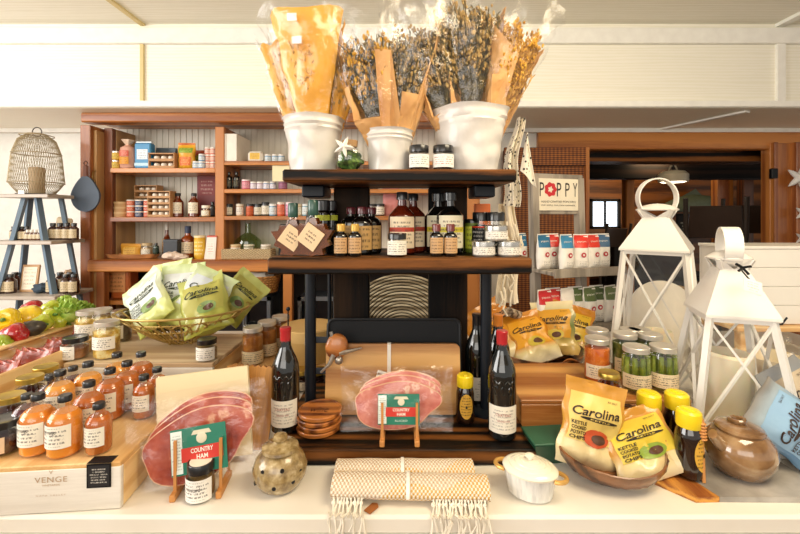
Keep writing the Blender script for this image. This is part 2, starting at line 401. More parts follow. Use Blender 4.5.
def pouch(w, h, t, mat, seed=0, prints=(), crumple=.006, seal_mat=None, tops=None):
    """filled snack pouch; prints: (kind, mat, data) shapes on its front"""
    def b():
        fn = bag_surface(w, h, t, seed, crumple); nu, nv = 20, 26; m = MB()
        m.grid(lambda u, v: fn(u, v, -1), nu, nv); m.grid(lambda u, v: fn(1-u, v, 1), nu, nv)
        n = (nu+1)*(nv+1)
        for i in range(nu): m.f.append((i+1, i, n+nu-i, n+nu-i-1))
        for j in range(nv):
            m.f.append((j*(nu+1), (j+1)*(nu+1), n+(j+1)*(nu+1)+nu, n+j*(nu+1)+nu)); m.f.append(((j+1)*(nu+1)+nu, j*(nu+1)+nu, n+j*(nu+1), n+(j+1)*(nu+1)))
        out = [('bag_body', m, mat)]
        parts = {}
        for kind, nm, mt, d in prints:
            mb = parts.setdefault(nm, (MB(), mt))[0]; off = {'base': .0016, 'mid': .0030, 'top': .0042}[d.get('lv', 'base')]
            def on(u, v): p = fn(u, v, -1); return (p[0], p[1]-off, p[2])
            if kind == 'rect':
                u0, u1, v0, v1 = d['r']; sk = d.get('sk', 0)
                mb.grid(lambda a, c: on(u0+(u1-u0)*a, v0+(v1-v0)*c+sk*a), 12, 10, uv=True)
            elif kind == 'disc':
                cu, cv, ru, rv = d['c']
                vs = [on(cu, cv)]; fs = []
                for q in (1, 2, 3):
                    for k in range(18): vs.append(on(cu+ru*q/3*math.cos(k*PI/9), cv+rv*q/3*math.sin(k*PI/9)))
                for k in range(18):
                    fs.append((0, 1+k, 1+(k+1) % 18))
                    for q in (0, 1): fs.append((1+q*18+k, 19+q*18+k, 19+q*18+(k+1) % 18, 1+q*18+(k+1) % 18))
                mb.add(vs, fs)
            else:
                s, cu, cv, uw, vh = d['t']; sl = d.get('slope', 0)
                letter(mb, s, uw, vh, lambda x, y: on(cu+x, cv+y+x*sl), **d.get('kw', {}))
        for nm, (mb, mt) in parts.items(): out.append((nm, mb, mt))
        return out
    return b
def leaning(px, d, z, tilt, yaw=0, roll=0): return dict(loc=(wx(px, d), d, z), rot=(-tilt, roll, yaw))
# ================================================================ the room
m = MB().box((0, 1.5, -.05), (12, 16, .1)); struct('floor', m, wood('floor_boards', '#6b4a2c', '#a07a50', 'y', .5))
m = MB().box((-1.9, 3.31, 1.35), (6.82, .12, 2.9)); struct('wall_back', m, WALLW)
m = MB().box((0, .2, 2.81), (10, 6.3, .1)); struct('ceiling', m, wood('ceiling_beadboard', '#e9e4d3', '#f3efe2', 'x', 3, .5, 0, .2))
# boxed beam across the room above the cabinet
m = MB().box((0, 2.93, 2.49), (10, .66, .55)); struct('ceiling_beam', m, BEAMW)
m = MB().box((0, 2.585, 2.675), (10, .03, .10), bev=.004).box((0, 2.59, 2.238), (10, .02, .04), bev=.003); struct('trim_1', m, WALLW)
m = MB().box((wx(143, 2.6), 2.592, 2.44), (.022, .016, .37)); struct('trim_2', m, plain('#d9c58d', .6))
m = MB().box((wx(779, 2.6), 2.59, 2.44), (.05, .02, .37)); struct('trim_3', m, WALLW)
m = MB().box((wx(143, 2.6), 1.2, 2.755), (.03, 2.8, .016)); struct('trim_4', m, plain('#d9c58d', .6))
m = MB().box((wx(779, 2.6), 1.2, 2.75), (.05, 2.8, .02)); struct('trim_5', m, WALLW)
m = MB().bar((wx(683, 2.95), 3.2, 2.208), (wx(738, 2.7)+.03, 2.66, 2.208), .05, .012); struct('trim_6', m, WALLW)
m = MB().box((-.0, 3.2, 2.2), (10, .03, .03)); struct('trim_7', m, WALLW)
# dining room beyond the opening
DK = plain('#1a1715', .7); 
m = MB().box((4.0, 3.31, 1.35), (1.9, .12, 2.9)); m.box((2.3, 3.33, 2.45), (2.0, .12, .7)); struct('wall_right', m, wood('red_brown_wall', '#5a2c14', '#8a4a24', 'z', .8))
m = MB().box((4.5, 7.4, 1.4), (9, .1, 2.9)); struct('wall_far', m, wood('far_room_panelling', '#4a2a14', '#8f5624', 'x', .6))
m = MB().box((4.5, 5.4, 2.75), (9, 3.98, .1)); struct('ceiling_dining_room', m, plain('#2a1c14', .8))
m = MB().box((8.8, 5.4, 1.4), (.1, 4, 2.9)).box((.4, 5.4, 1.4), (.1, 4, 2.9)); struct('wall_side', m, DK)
D = 3.24
m = MB().box(((wx(543, D)+wx(800, D))/2+.2, D, (wz(130, D)+wz(150, D))/2), (wx(800, D)-wx(543, D)+.5, .08, wz(130, D)-wz(150, D)), bev=.006); struct('trim_8', m, ORW)
m = MB().box((wx(777, D), D, 1.05), (.19, .09, 2.1), bev=.006).box((wx(770, D)-.02, D-.03, 1.05), (.03, .1, 2.1), bev=.004).box((wx(789, D), D-.04, 1.05), (.05, .1, 2.1), bev=.004); struct('trim_9', m, ORWZ)
m = MB().box((wx(770, 3.2), 3.17, wz(174, 3.2)), (.05, .03, .08), bev=.004); solo('door_latch', 'small black metal latch plate on the orange wooden door jamb', 'latch', m, BLACK)
m = MB().box((wx(675, 3.38), 3.45, 2.02), (1.6, .2, .09)); struct('trim_10', m, STAIN)
# woven bamboo screen between cabinet and opening
t = thing('bamboo_screen', 'brown woven bamboo roller screen hanging beside the dining room opening', 'screen', (wx(545, 3.16), 3.16, 0))
n = NT('woven_bamboo'); v = n.map(n.obj(), (1, 1, 1)); s_ = n.add('SeparateXYZ'); n.put(s_.inputs[0], v)
hh = n.math('SINE', n.math('MULTIPLY', s_.outputs[2], 420.)); xx = n.math('SINE', n.math('MULTIPLY', s_.outputs[0], 210.)); f_ = n.math('MULTIPLY_ADD', hh, .25, n.math('MULTIPLY_ADD', xx, .15, n.math('MULTIPLY', n.noise(n.map(n.obj(), (2, 2, 60)), 3), .9)))
BAMBOO = n.pr(n.ramp(f_, [(.2, hexc('#4a2713')), (.5, hexc('#87491f')), (.85, hexc('#b4702f'))]), .6, normal=n.bump(f_, .5, .004))
part('woven_panel', MB().box((0, 0, 1.15), (.66, .02, 1.76)), BAMBOO, t)
part('valance', MB().box((0, -.03, 1.98), (.66, .03, .14)), BAMBOO, t)
part('end_trim', MB().box((.315, -.025, 1.15), (.025, .05, 1.8)), ORWZ, t)
# things in the dining room
t = thing('pendant_lamp', 'white bell shaped ceiling lamp glowing in the dim dining room', 'lamp', (wx(673, 5), 5, wz(182, 5)))
part('lamp_shade', MB().lathe([(.16, 0), (.165, .02), (.165, .09), (.13, .13), (.03, .15), (0, .15)], 28), plain('#efe6cf', .4), t)
n = NT('lamp_glow'); GLOW = n.pr((1, .9, .7), emis=(1, .85, .6, 1), es=4)
part('diffuser', MB().lathe([(0, -.012), (.12, -.006), (.15, .004), (0, .004)], 24), GLOW, t)
part('stem', MB().tube([(0, 0, .14), (0, 0, 2.69-wz(182, 5))], .012), BLACKM, t)
part('bracket', MB().tube([(-.06, 0, .13), (-.03, 0, .2), (.03, 0, .2), (.06, 0, .13)], .01), plain('#d8cfbc', .4), t)
for i, (px, d, w_, lab) in enumerate(((628, 6, .12, 'orange square timber post between the window and the pendant lamp'), (722, 6.4, .26, 'broad orange wooden post behind the dark dining chairs'), (745, 6.2, .16, 'dark brown timber post beside the broad orange one'))):
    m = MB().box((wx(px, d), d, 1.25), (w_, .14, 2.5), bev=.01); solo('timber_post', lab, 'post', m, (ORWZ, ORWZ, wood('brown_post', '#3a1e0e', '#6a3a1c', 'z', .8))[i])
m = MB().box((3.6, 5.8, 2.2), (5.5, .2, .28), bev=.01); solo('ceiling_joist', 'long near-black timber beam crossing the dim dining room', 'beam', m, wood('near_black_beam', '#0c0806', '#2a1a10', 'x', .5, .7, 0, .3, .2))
n = NT('window_day'); DAY = n.pr((.8, .9, 1), emis=(.75, .87, 1, 1), es=1.6)
for px, py, w_, h_, q in ((604, 214, .42, .5, 1), (603, 246, .3, .3, 2)):
    d = 7.3; m = MB().box((wx(px, d), d, wz(py, d)), (w_*1.2, .03, h_)); o = struct('window_%d' % q, m, DAY)
    m = MB()
    for sx in (-1, 1): m.box((wx(px, d)+sx*w_*.6, d-.03, wz(py, d)), (.05, .05, h_+.05)); m.box((wx(px, d), d-.03, wz(py, d)+sx*h_*.5), (w_*1.2+.05, .05, .05))
    m.box((wx(px, d), d-.03, wz(py, d)), (.03, .04, h_)); struct('window_frame', m, DK, o)
def chair_b():
    o = []
    o.append(('seat', MB().box((0, 0, .72), (.42, .4, .05), bev=.02), DK)); b = MB()
    b.slab(lambda u, v: ((u-.5)*.38*(1-.1*v), .2+.10*v-.05*math.cos((u-.5)*2.4), 1.08+.27*v), 8, 6, .02); o.append(('backrest', b, plain('#4a3a30', .4)))
    for sx in (-1, 1):
        o.append(('back_post', MB().tube([(sx*.2, .2, .0), (sx*.2, .17, .7), (sx*.2, .32, 1.42)], .018), plain('#4a4038', .35))); o.append(('leg', MB().tube([(sx*.2, -.18, 0), (sx*.18, -.16, .7)], .016), DK))
    o.append(('footrest', MB().tube([(-.19, -.17, .3), (.19, -.17, .3)], .012), DK)); return o
put('barchair', chair_b, 'bar_chair', 'dark high-backed bar chair in dining room, near the broad orange post', 'chair', (wx(714, 4.3), 4.3, 0), 2.5, s=1.2)
put('barchair', chair_b, 'bar_chair', 'dark high-backed bar chair further back, before the dark brown post', 'chair', (wx(738, 5.1), 5.1, 0), 2.7, s=1.22)
put('barchair', chair_b, 'bar_chair', 'dark bar chair below the bright dining room window', 'chair', (wx(603, 6.0), 6.0, 0), -2.9)
t = thing('mounted_fish', 'grey-green fish trophy mounted on the dining room wall panelling', 'fish', (wx(694, 7.2), 7.2, wz(203, 7.2)), rot=(0, -.1, 0))
part('fish_body', MB().lathe([(0, -.55), (.06, -.5), (.13, -.3), (.16, 0), (.1, .3), (.03, .55), (0, .56)], 16, Matrix.Rotation(PI/2, 4, 'Y'), sx=1, sy=.5), plain('#66705a', .4, vary=.3), t)
part('tail_fin', MB().prism([(.5, 0), (.72, .22), (.66, .02), (.7, -.16)], -.01, .01), plain('#66705a', .4, vary=.3), t)
part('back_fin', MB().prism([(-.2, .14), (.05, .25), (.15, .12)], -.01, .01), plain('#566050', .4, vary=.3), t)
t = thing('chalkboard_menu', 'black chalk menu board on the dining room wall below the fish', 'menu board', (wx(691, 6.9), 6.9, wz(226, 6.9)))
part('board_panel', MB().box((0, 0, 0), (.5, .03, .42)), BLACK, t); part('chalk_writing', MB().panel(.46, .36, (0, -.017, 0)), printed('#16181a', '#b8b8b0', 7, .6), t)
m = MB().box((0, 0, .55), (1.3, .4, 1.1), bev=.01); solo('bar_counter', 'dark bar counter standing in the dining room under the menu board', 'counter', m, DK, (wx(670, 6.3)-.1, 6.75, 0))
# starfish on the jamb
def star(r, t_, mb, c=(0, 0, 0), rot=0):
    vs = [(c[0], c[1]-t_, c[2]), (c[0], c[1], c[2])]; n = 30
    for k in range(n):
        a = rot+2*PI*k/n; q = (k % 6)/6; q = abs(q-.5)*2; rr = r*(.34+.66*q**1.7); vs.append((c[0]+rr*math.sin(a), c[1]-t_*.25, c[2]+rr*math.cos(a)))
    for k in range(n): vs.append((c[0]+(vs[2+k][0]-c[0]), c[1], vs[2+k][2]))
    fs = [(0, 2+k, 2+(k+1) % n) for k in range(n)]+[(1, 2+n+(k+1) % n, 2+n+k) for k in range(n)]+[(2+k, 2+n+k, 2+n+(k+1) % n, 2+(k+1) % n) for k in range(n)]
    return mb.add(vs, fs)
for px, py, r_, lab in ((799, 178, .11, 'white fuzzy starfish ornament on the wall, topmost of three'), (803, 213, .07, 'white starfish ornament on the wall, middle of three'), (802, 238, .06, 'small white starfish ornament, lowest of the three on the wall')):
    solo('starfish_ornament', lab, 'starfish', star(r_, .05, MB(), rot=.3), plain('#e9e6e0', .8, bump=.8), (wx(px, 3.13), 3.13, wz(py, 3.13)), group=None)

# ================================================================ built-in cabinet along the back
CB = thing('display_cabinet', 'orange pine built-in wall cabinet with two open shelf bays', 'cabinet', (0, 0, 0))
XL, XR, DF, DI = wx(80, 2.7), wx(480, 2.7), 2.7, 2.76
def cpart(nm, lo, hi, mt, bev=.003):
    c = [(a+b)/2 for a, b in zip(lo, hi)]; return part(nm, MB().box(c, [b-a for a, b in zip(lo, hi)], bev=bev), mt, CB)
cpart('header', (XL, DF, wz(122, DF)), (XR, DF+.1, 2.213), ORW, .008)
cpart('header_trim', (XL, DF+.1, wz(122, DF)+.03), (XR, 3.23, 2.213), ORW)
cpart('end_stile', (XL, DF, .02), (wx(90, DF), 3.23, 2.213-.085), ORWZ)
cpart('side_panel', (wx(90, DF), DF+.03, .02), (wx(90, DF)+.02, 2.86, 2.1), PANELZ)
xa = wx(103, 2.84)
cpart('inner_stile', (wx(90, DF)+.02, 2.80, .02), (wx(110, 2.78), 2.84, 2.13), wood('brown_stile', '#6a3518', '#8f5228', 'z', .4))
cpart('bay_side', (wx(110, 2.78)-.02, 2.84, .02), (wx(110, 2.78), 3.05, 2.13), PANELZ)
xc0, xc1 = wx(215, DI), wx(224, DI)
cpart('middle_stile', (xc0, DI, wz(262, DF)), (xc1, 3.05, 2.13), ORWZ)
cpart('end_stile', (XR-.09, DF, .02), (XR, 3.23, 2.128), ORWZ)
part('back_panel', MB().box(((XL+XR)/2, 3.06, 1.23), (XR-XL-.05, .02, 1.96)), wood('beadboard_back', '#d0cab8', '#e2ddce', 'z', .8, .6, 0, .2), CB)
m = MB()
for i in range(60):
    x = XL+.08+i*.045
    if x < XR-.1: m.box((x, 3.049, 1.68), (.005, .004, 1.0))
part('beadboard_grooves', m, plain('#c9c3b2', .7), CB)
XI = wx(110, DI)
ZS = {}
for nm, y in (('a1', 168), ('a2', 217)):
    z = wz(y, DI); ZS[nm] = z; cpart('shelf', (XI, DI, z-.032), (xc0, 3.05, z), ORW)
for nm, y in (('b1', 161), ('b2', 189), ('b3', 216)):
    z = wz(y, DI); ZS[nm] = z; cpart('shelf', (xc1, DI, z-.028), (XR-.09, 3.05, z), ORW)
ZL = wz(260, DF); ZS['l'] = ZL
cpart('ledge', (XL+.05, DF-.01, ZL-.08), (XR-.02, 3.05, ZL), ORW, .008)
m = MB()
cpart('lower_stile', (wx(283, DF), DF, .02), (wx(292, DF), 2.75, ZL-.08), ORWZ)
cpart('lower_stile', (wx(96, DF), DF, .02), (wx(104, DF), 2.75, ZL-.08), ORWZ)
cpart('lower_back', (XL+.07, 3.02, .02), (XR-.1, 3.05, ZL-.08), plain('#2a211b', .8))
cpart('lower_shelf', (XL+.09, 2.76, .90), (wx(240, DF), 3.02, .93), ORW)
cpart('plinth', (XL+.07, DF+.01, .02), (XR-.02, 2.76, .55), ORW)

DB = 2.83
def shelf_item(key, build, name, label, cat, px, z, group=None, d=DB, rz=None, s=1):
    x = wx(px, d); return put(key, build, name, label, cat, (x, d, z+.001), rz if rz is not None else 0, group, s)
U = .00705
# --- wide bay, upper shelf
z = ZS['a1']; P = plain
for k in range(2): shelf_item('yelljar', tin(.03, .062, P('#d9a62a'), SILVER, '#f0d060'), 'mustard_jar', ('small yellow jar at the upper shelf end, lower of two', 'small yellow jar stacked on another beside the tied flour sack')[k], 'jar', 116, z+.063*k)
def sack_b():
    return [('sack_body', MB().lathe([(.04, 0), (.05, .01), (.052, .12), (.045, .15), (.02, .165), (.012, .172)], 20, sx=1.05, sy=.8, wob=.12, seed=3), P('#d9a48c', .6)),
            ('tied_top', MB().lathe([(.012, .168), (.03, .19), (.038, .205), (.02, .2), (0, .19)], 14, wob=.6, seed=4), P('#e6cdb4', .6)), ('label', MB().patch(.0535, .03, .08, 1.3), printed('#e8a33a', '#7a3018', 4)),
            ('front_print', MB().patch(.0535, .085, .125, 1.3), printed('#d6604a', '#f2e6d0', 3))]
shelf_item('sack', sack_b, 'flour_sack', 'pink flour sack tied at the neck beside a blue bag', 'sack', 128, z)
def bluebag_b():
    m = MB().box((0, 0, .09), (.115, .06, .18), bev=.008); return [('bag_body', m, P('#2a86b8', .4)), ('folded_top', MB().box((0, 0, .187), (.11, .03, .014), bev=.003), P('#d9e3e6', .4)), ('label', MB().panel(.075, .07, (0, -.0315, .1)), printed('#e6eef2', '#2a4a80', 4)), ('lower_stripe', MB().panel(.11, .02, (0, -.0312, .03)), P('#bfe0ee'))]
shelf_item('bluebag', bluebag_b, 'sugar_bag', 'blue upright sugar bag with white folded top', 'bag', 145, z)
def crate_b(rows=2, cols=3):
    m = MB(); h = .05*rows+.01; w = .052*cols+.02
    for r_ in range(rows+1): m.box((0, 0, .004+r_*.05), (w, .09, .007))
    for s_ in (-1, 1): m.box((s_*w/2, 0, h/2), (.006, .09, h))
    m.box((0, .04, h/2), (w, .006, h))
    for r_ in range(rows): m.box((0, -.043, .012+r_*.05), (w, .005, .012))
    o = [('wooden_rack', m, P('#b98a5a', .6))]
    for r_ in range(rows):
        for c_ in range(cols): o.append(('jar_lid', MB().lathe([(.017, .009), (.019, .014), (.019, .034), (.014, .04), (0, .04)], 12, Matrix.Translation(((c_-(cols-1)/2)*.05, -.01, r_*.05))), P('#f0e2cf', .4)))
    return o
shelf_item('crate2', crate_b, 'spice_rack', 'small wooden crate of white pots on the upper shelf beside the blue bag', 'rack', 165, z)
m = MB().prism([(-.07, 0), (.08, 0), (.07, .15), (-.07, .13)], 0, .03); solo('paper_packet', 'flat grey-blue packet behind the small wooden crate of pots', 'packet', m, P('#5d6f7a'), (wx(163, 2.93), 2.93, z+.03), smooth=0, rot=(0, .15, 0))
shelf_item('yelpk', pouch(.125, .185, .06, P('#e2a82c', .35), 5, [('rect', 'print_panel', printed('#d86a2a', '#f5e08a', 4), {'r': (.15, .85, .12, .45)}), ('rect', 'upper_print', printed('#86a83a', '#e8e080', 3), {'r': (.12, .88, .6, .8)}), ('rect', 'top_edge', P('#c8632a'), {'r': (.03, .97, .92, .99)})]), 'snack_pouch', 'standing yellow, green and orange pouch with orange top', 'pouch', 187, z)
shelf_item('redpk', pouch(.13, .15, .05, P('#a8482a', .35), 6, [('rect', 'print_panel', printed('#8aa03a', '#e8d080', 3), {'r': (.15, .85, .4, .75)})]), 'snack_pouch', 'dark red and green pouch behind the small stacked tins', 'pouch', 203, z, d=2.93)
BLT = tin(.021, .05, P('#3a7fae'), P('#e9e6e0'), '#dfeaf0'); RDT = tin(.021, .05, P('#d2563a'), P('#f0e8dc'), '#f3cdbb')
shelf_item('blt', BLT, 'spice_tin', 'single small blue spice tin with white lid in front of the yellow pouch', 'tin', 196, z, d=2.8)
for k in range(2): shelf_item('blt', BLT, 'spice_tin', ('small blue spice tin under another, next to red ones', 'small blue spice tin stacked on top, next to red ones')[k], 'tin', 202, z+.0505*k, d=2.8)
for px in (208, 213.6):
    for k in range(3): shelf_item('rdt', RDT, 'spice_tin', 'small coral-red spice tin in the two stacks against the middle post', 'tin', px, z+.0505*k, d=2.82, group='coral-red spice tins on the upper shelf')
# --- wide bay, second shelf
z = ZS['a2']
for k in range(3): shelf_item('cheese', lambda: [('box_body', MB().lathe([(.04, 0), (.041, .003), (.041, .03)], 20), P('#c9a070', .6)), ('lid', MB().lathe([(.043, .022), (.043, .035), (0, .035)], 20), P('#d9b888', .6))], 'round_cheese_box', 'round wooden box, %s of the stack of three on the second shelf' % ('lowest', 'middle', 'topmost')[k], 'box', 121, z+.0355*k)
for j, (px, c, cn) in enumerate(((131, '#d8663a', 'orange'), (139.5, '#2f4a72', 'navy'), (148, '#cf5a34', 'coral'))):
    for k in range(3): shelf_item('st'+cn, tin(.026, .04, P(c), P('#ece4d8'), c, ink='#f5efe4', lh=.009), 'seasoning_tin', '%s seasoning tin, %s of three stacked on the second shelf' % (cn, ('lowest', 'middle', 'topmost')[k]), 'tin', px, z+.0405*k)
shelf_item('crate4', lambda: crate_b(4, 3), 'spice_rack', 'tall wooden crate of white pots beside the amber bottles', 'rack', 162, z, d=2.8, s=.86)
shelf_item('crate4b', lambda: crate_b(5, 3), 'spice_rack', 'wooden crate of pots showing behind the tall one on the second shelf', 'rack', 149, z, d=2.96, s=.9)
AMB = plain('#6b2c12', .12, coat=1, vary=.3, bump=0); AMBD = plain('#2a120a', .1, coat=1, vary=.3, bump=0); AMBL = plain('#c2742a', .12, coat=1, vary=.2, bump=0)
SYR = flask(.037, .168, None, P('#2d2a28'), '#eadfc8', body=AMB, shoulder=.68, cap_h=.022, l=(.15, .6))
shelf_item('syr', SYR, 'syrup_bottle', 'amber bottle with cream label beside the tall crate on the second shelf', 'bottle', 178, z)
shelf_item('syr', SYR, 'syrup_bottle', 'amber bottle with cream label in front of the red plaque', 'bottle', 194, z)
shelf_item('crj', jar(.03, .08, P('#caa56a'), P('#e9e0cf'), '#efe6d2'), 'preserve_jar', 'squat cream-labelled jar below the red plaque', 'jar', 206, z, d=2.8)
shelf_item('dkb', flask(.024, .11, None, BLACKCAP, '#3a3a3a', body=P('#1c2a2a', .15, coat=1)), 'sauce_bottle', 'small dark bottle against the middle post on the second shelf', 'bottle', 212.5, z, d=2.9)
t = thing('wall_plaque', 'dark red framed plaque standing at the back of the second shelf', 'plaque', (wx(206, 2.98), 3.0, z+.003)); part('plaque_board', MB().box((0, 0, .16), (.15, .012, .3), bev=.003), P('#7a2c2c'), t); part('plaque_print', MB().panel(.12, .12, (0, -.007, .22)), printed('#85302e', '#d8b0a0', 4), t)
# --- wide bay, ledge
z = ZL
t = thing('wooden_tray', 'shallow oval wooden tray on the cabinet ledge', 'tray', (wx(133, 2.82), 2.82, z+.001))
part('tray_body', MB().lathe([(.15, 0), (.17, .004), (.185, .03), (.18, .032), (.165, .01), (0, .008)], 32, sy=.45), wood('tray_wood', '#a0683c', '#c98f5a', 'x'), t)
shelf_item('ylpk', pouch(.14, .09, .04, P('#d99a2c', .4), 8, [('rect', 'print_panel', printed('#e8b850', '#a05018', 3), {'r': (.2, .8, .2, .75)})]), 'coffee_pouch', 'orange-yellow pouch lying on the wooden tray', 'pouch', 131, z+.012)
shelf_item('crj2', jar(.036, .095, P('#d8bd94'), P('#cdb48a'), '#efe6d2'), 'preserve_jar', 'cream-labelled jar on the wooden tray beside the green bottle', 'jar', 147, z+.011)
shelf_item('grb', flask(.022, .085, None, BLACKCAP, '#24382c', body=P('#1c3a2c', .15, coat=1)), 'tonic_bottle', 'little dark green bottle at the wooden tray edge', 'bottle', 156, z+.033, d=2.78, s=.9)
shelf_item('tallb', flask(.03, .235, None, P('#d9d3c6'), '#c9a070', body=AMB, shoulder=.55, neck=.35, cap_h=.04), 'liqueur_bottle', 'tall amber bottle with pale cap on the ledge behind the black box', 'bottle', 167, z, d=2.93)
t = thing('gift_box', 'small black box on the cabinet ledge before the amber bottles', 'box', (wx(173, 2.8), 2.8, z+.001)); part('box_body', MB().box((0, 0, .06), (.1, .07, .12), bev=.003), P('#22242a', .4), t); part('lid', MB().box((0, 0, .125), (.104, .074, .018), bev=.003), P('#33363c', .4), t)
shelf_item('bigamb', flask(.05, .225, None, P('#2a3550'), '#ead9ba', body=plain('#8a3d16', .12, coat=1), shoulder=.62, neck=.36, cap_h=.05, l=(.15, .5), ink='#30241c'), 'maple_syrup_bottle', 'large amber syrup bottle with dark blue cap on the ledge', 'bottle', 188, z, d=2.86)
shelf_item('cracker', lambda: [('shell', MB().ball((0, 0, .025), .05, 14, 8, (1.2, .6, .5), .6, seed=4).ball((.07, -.01, .02), .04, 12, 8, (1.2, .6, .5), .6, seed=9), P('#d9c2ae', .7, bump=.8))], 'seashell', 'pale rough seashell lying on the cabinet ledge', 'shell', 172, z, d=2.73)
shelf_item('yelcan', tin(.037, .16, P('#e0b02e'), P('#f0dcae'), '#e5b93a', lh=.014, ink='#fff4c8'), 'tea_canister', 'tall yellow canister with cream lid on the cabinet ledge', 'canister', 200, z, d=2.8)
shelf_item('redcan', lambda: [('carton_body', MB().prism([(-.04, 0), (.035, 0), (.045, .15), (-.02, .15)], -.03, .03), P('#ece2d6')), ('lid', MB().box((.012, 0, .155), (.07, .06, .014), bev=.003), P('#cf6a58')), ('label', MB().panel(.05, .09, (.003, -.031, .07)), printed('#f2e8dc', '#c04030', 5))], 'tea_carton', 'white carton with coral red top leaning against the middle post', 'carton', 212, z, d=2.78)
# --- narrow bay
z = ZS['b1']
m = MB()
t = thing('cardboard_carton', 'long plain white carton at the end of the topmost narrow shelf', 'carton', (wx(234, 2.9), 2.9, z+.001)); part('carton_body', MB().box((0, 0, .095), (.145, .26, .19), bev=.002), P('#efe9dc', .6), t); part('flap_seam', MB().box((0, -.131, .095), (.003, .002, .19)), P('#c9c0ae'), t)
t = thing('white_tin_box', 'rounded white tin box with yellow label on the topmost shelf', 'tin', (wx(256, DB), DB, z+.001)); part('tin_body', MB().box((0, 0, .038), (.105, .05, .075), bev=.014), P('#efe8d8', .4), t); part('label', MB().panel(.07, .045, (0, -.026, .04)), printed('#e8bd50', '#7a4a1a', 3), t)
for px in (268, 275, 281.5): shelf_item('bls', tin(.021, .055, P('#4a86b0'), P('#efeae0'), '#dbe8ee'), 'salt_tin', 'little white-lidded blue tin in the trio beside the white tin box', 'tin', px, z, group='blue salt tins on the topmost narrow shelf')
z = ZS['b2']
for px, q in ((229, 'against the middle post'), (236.5, 'beside the pink jar')): shelf_item('dko', flask(.023, .125, None, BLACKCAP, '#24241e', body=P('#1a1b17', .12, coat=1), shoulder=.72, ink='#b0a880'), 'oil_bottle', 'dark square-shouldered oil bottle on the second narrow shelf, '+q, 'bottle', px, z)
shelf_item('pinkj', tin(.028, .07, P('#c9526a'), P('#efdfe0'), '#e9a0ac'), 'jam_jar', 'pink-labelled jar with white lid on the second narrow shelf', 'jar', 246, z)
for px, c, nm in ((253.5, '#9a86a8', 'mauve'), (260, '#a07a98', 'plum'), (266.5, '#5f88b4', 'blue'), (273, '#4a7098', 'steel-blue')): shelf_item('sj'+nm, tin(.021, .055, P(c), P('#efeae0'), '#e9e2e6', ink=c), 'spice_tin', 'small white-lidded %s tin in the row of four on the second narrow shelf' % nm, 'tin', px, z)
shelf_item('purp', tin(.03, .06, P('#7a3a5a'), P('#c9a0b0'), '#a86a88'), 'jam_jar', 'purple round jar near the dark stand on the second narrow shelf', 'jar', 283, z)
m = MB().box((0, 0, .06), (.12, .002, .13)); solo('price_card', 'blank cream price card above the purple jar', 'card', m, P('#efe2b8'), (wx(281, 2.78), 2.78, z+.06), smooth=0)
z = ZS['b3']
row = [(229, '#2a2a22', '#1d1d1d', '#e0d8c0', 'black-capped jar of dark relish with cream label'), (240, '#c9a888', '#d8cdb8', '#f0e6d8', 'pale jar with tan lid beside the dark relish'), (250, '#a8401c', '#2a2a2a', '#c85a28', 'red-orange jar with dark lid'), (258, '#2a3230', '#1c1c1c', '#dcd4c0', 'small dark bottle-shaped jar with cream label'), (265.5, '#30302a', '#1c1c1c', '#ece4d2', 'taller dark jar with cream label'), (273, '#5a8aa8', '#e4e4e0', '#dce6ea', 'pale blue jar with white lid'), (281, '#c8502e', '#e8d8c8', '#e07a58', 'coral carton-like jar'), (289.5, '#cf7a9a', '#ecd8dc', '#e8a8c0', 'pink carton-like jar'), (298, '#c8b088', '#dccba8', '#efe6d2', 'beige jar with cream lid'), (306, '#6f98a8', '#dfe6e6', '#dfe8ea', 'grey-blue jar with pale lid')]
for i, (px, c, l, lb, tx) in enumerate(row):
    shelf_item('r3_%d' % i, tin(.026, .085+.012*(i in (4, 6, 7)), P(c, .25, coat=.6), P(l, .4), lb, lh=.016), 'condiment_jar', tx+' on the third narrow shelf', 'jar', px, z)
for i, (px, y, tx) in enumerate(((374, 189, 'upper'), (372, 216, 'lower'), (380, 216, 'lower'))):
    shelf_item('seg%d' % (i > 0), tin(.032, .085, P('#3a2018', .2, coat=.6), P('#2a2a2a'), '#ece4d6'), 'condiment_jar', 'dark jar with cream label seen between shelf planks, %s%s' % (tx, ('', ', beside its twin', ', nearer the pink packet')[i]), 'jar', px, ZS['b2'] if y == 189 else ZS['b3'])
shelf_item('pinkp', pouch(.12, .22, .04, P('#d88a86', .5), 9), 'pink_packet', 'tall pink packet seen behind the red-labelled sauce bottle', 'packet', 391, ZS['b3'], d=2.88)
# ledge of narrow bay
z = ZL
t = thing('demijohn', 'round green glass demijohn on the ledge behind the wicker tray', 'bottle', (wx(248, 2.93), 2.93, z+.001))
part('glass_body', MB().lathe([(.06, 0), (.085, .02), (.1, .07), (.09, .12), (.05, .155), (.02, .175), (.017, .24), (.022, .245)], 26), glass('green_glass', (.62, .72, .5), 1, .03, 0, .08), t)
t = thing('wicker_tray', 'rectangular pale wicker tray on the ledge of the narrow bay', 'basket', (wx(249, 2.79), 2.79, z+.001))
n = NT('wicker'); v = n.obj(); s_ = n.add('SeparateXYZ'); n.put(s_.inputs[0], v); f_ = n.math('MULTIPLY', n.math('SINE', n.math('MULTIPLY', s_.outputs[0], 300.)), n.math('SINE', n.math('MULTIPLY', s_.outputs[2], 500.)))
WICK = n.pr(n.ramp(n.math('MULTIPLY_ADD', f_, .4, .5), [(.2, hexc('#9a7c52')), (.8, hexc('#dcc69c'))]), .7, normal=n.bump(f_, .8, .004))
m = MB()
for s1 in (-1, 1): m.box((0, s1*.05, .035), (.34, .012, .07), bev=.004).box((s1*.166, 0, .035), (.012, .1, .07), bev=.004)
m.box((0, 0, .006), (.33, .1, .01)); part('basket_body', m, WICK, t)
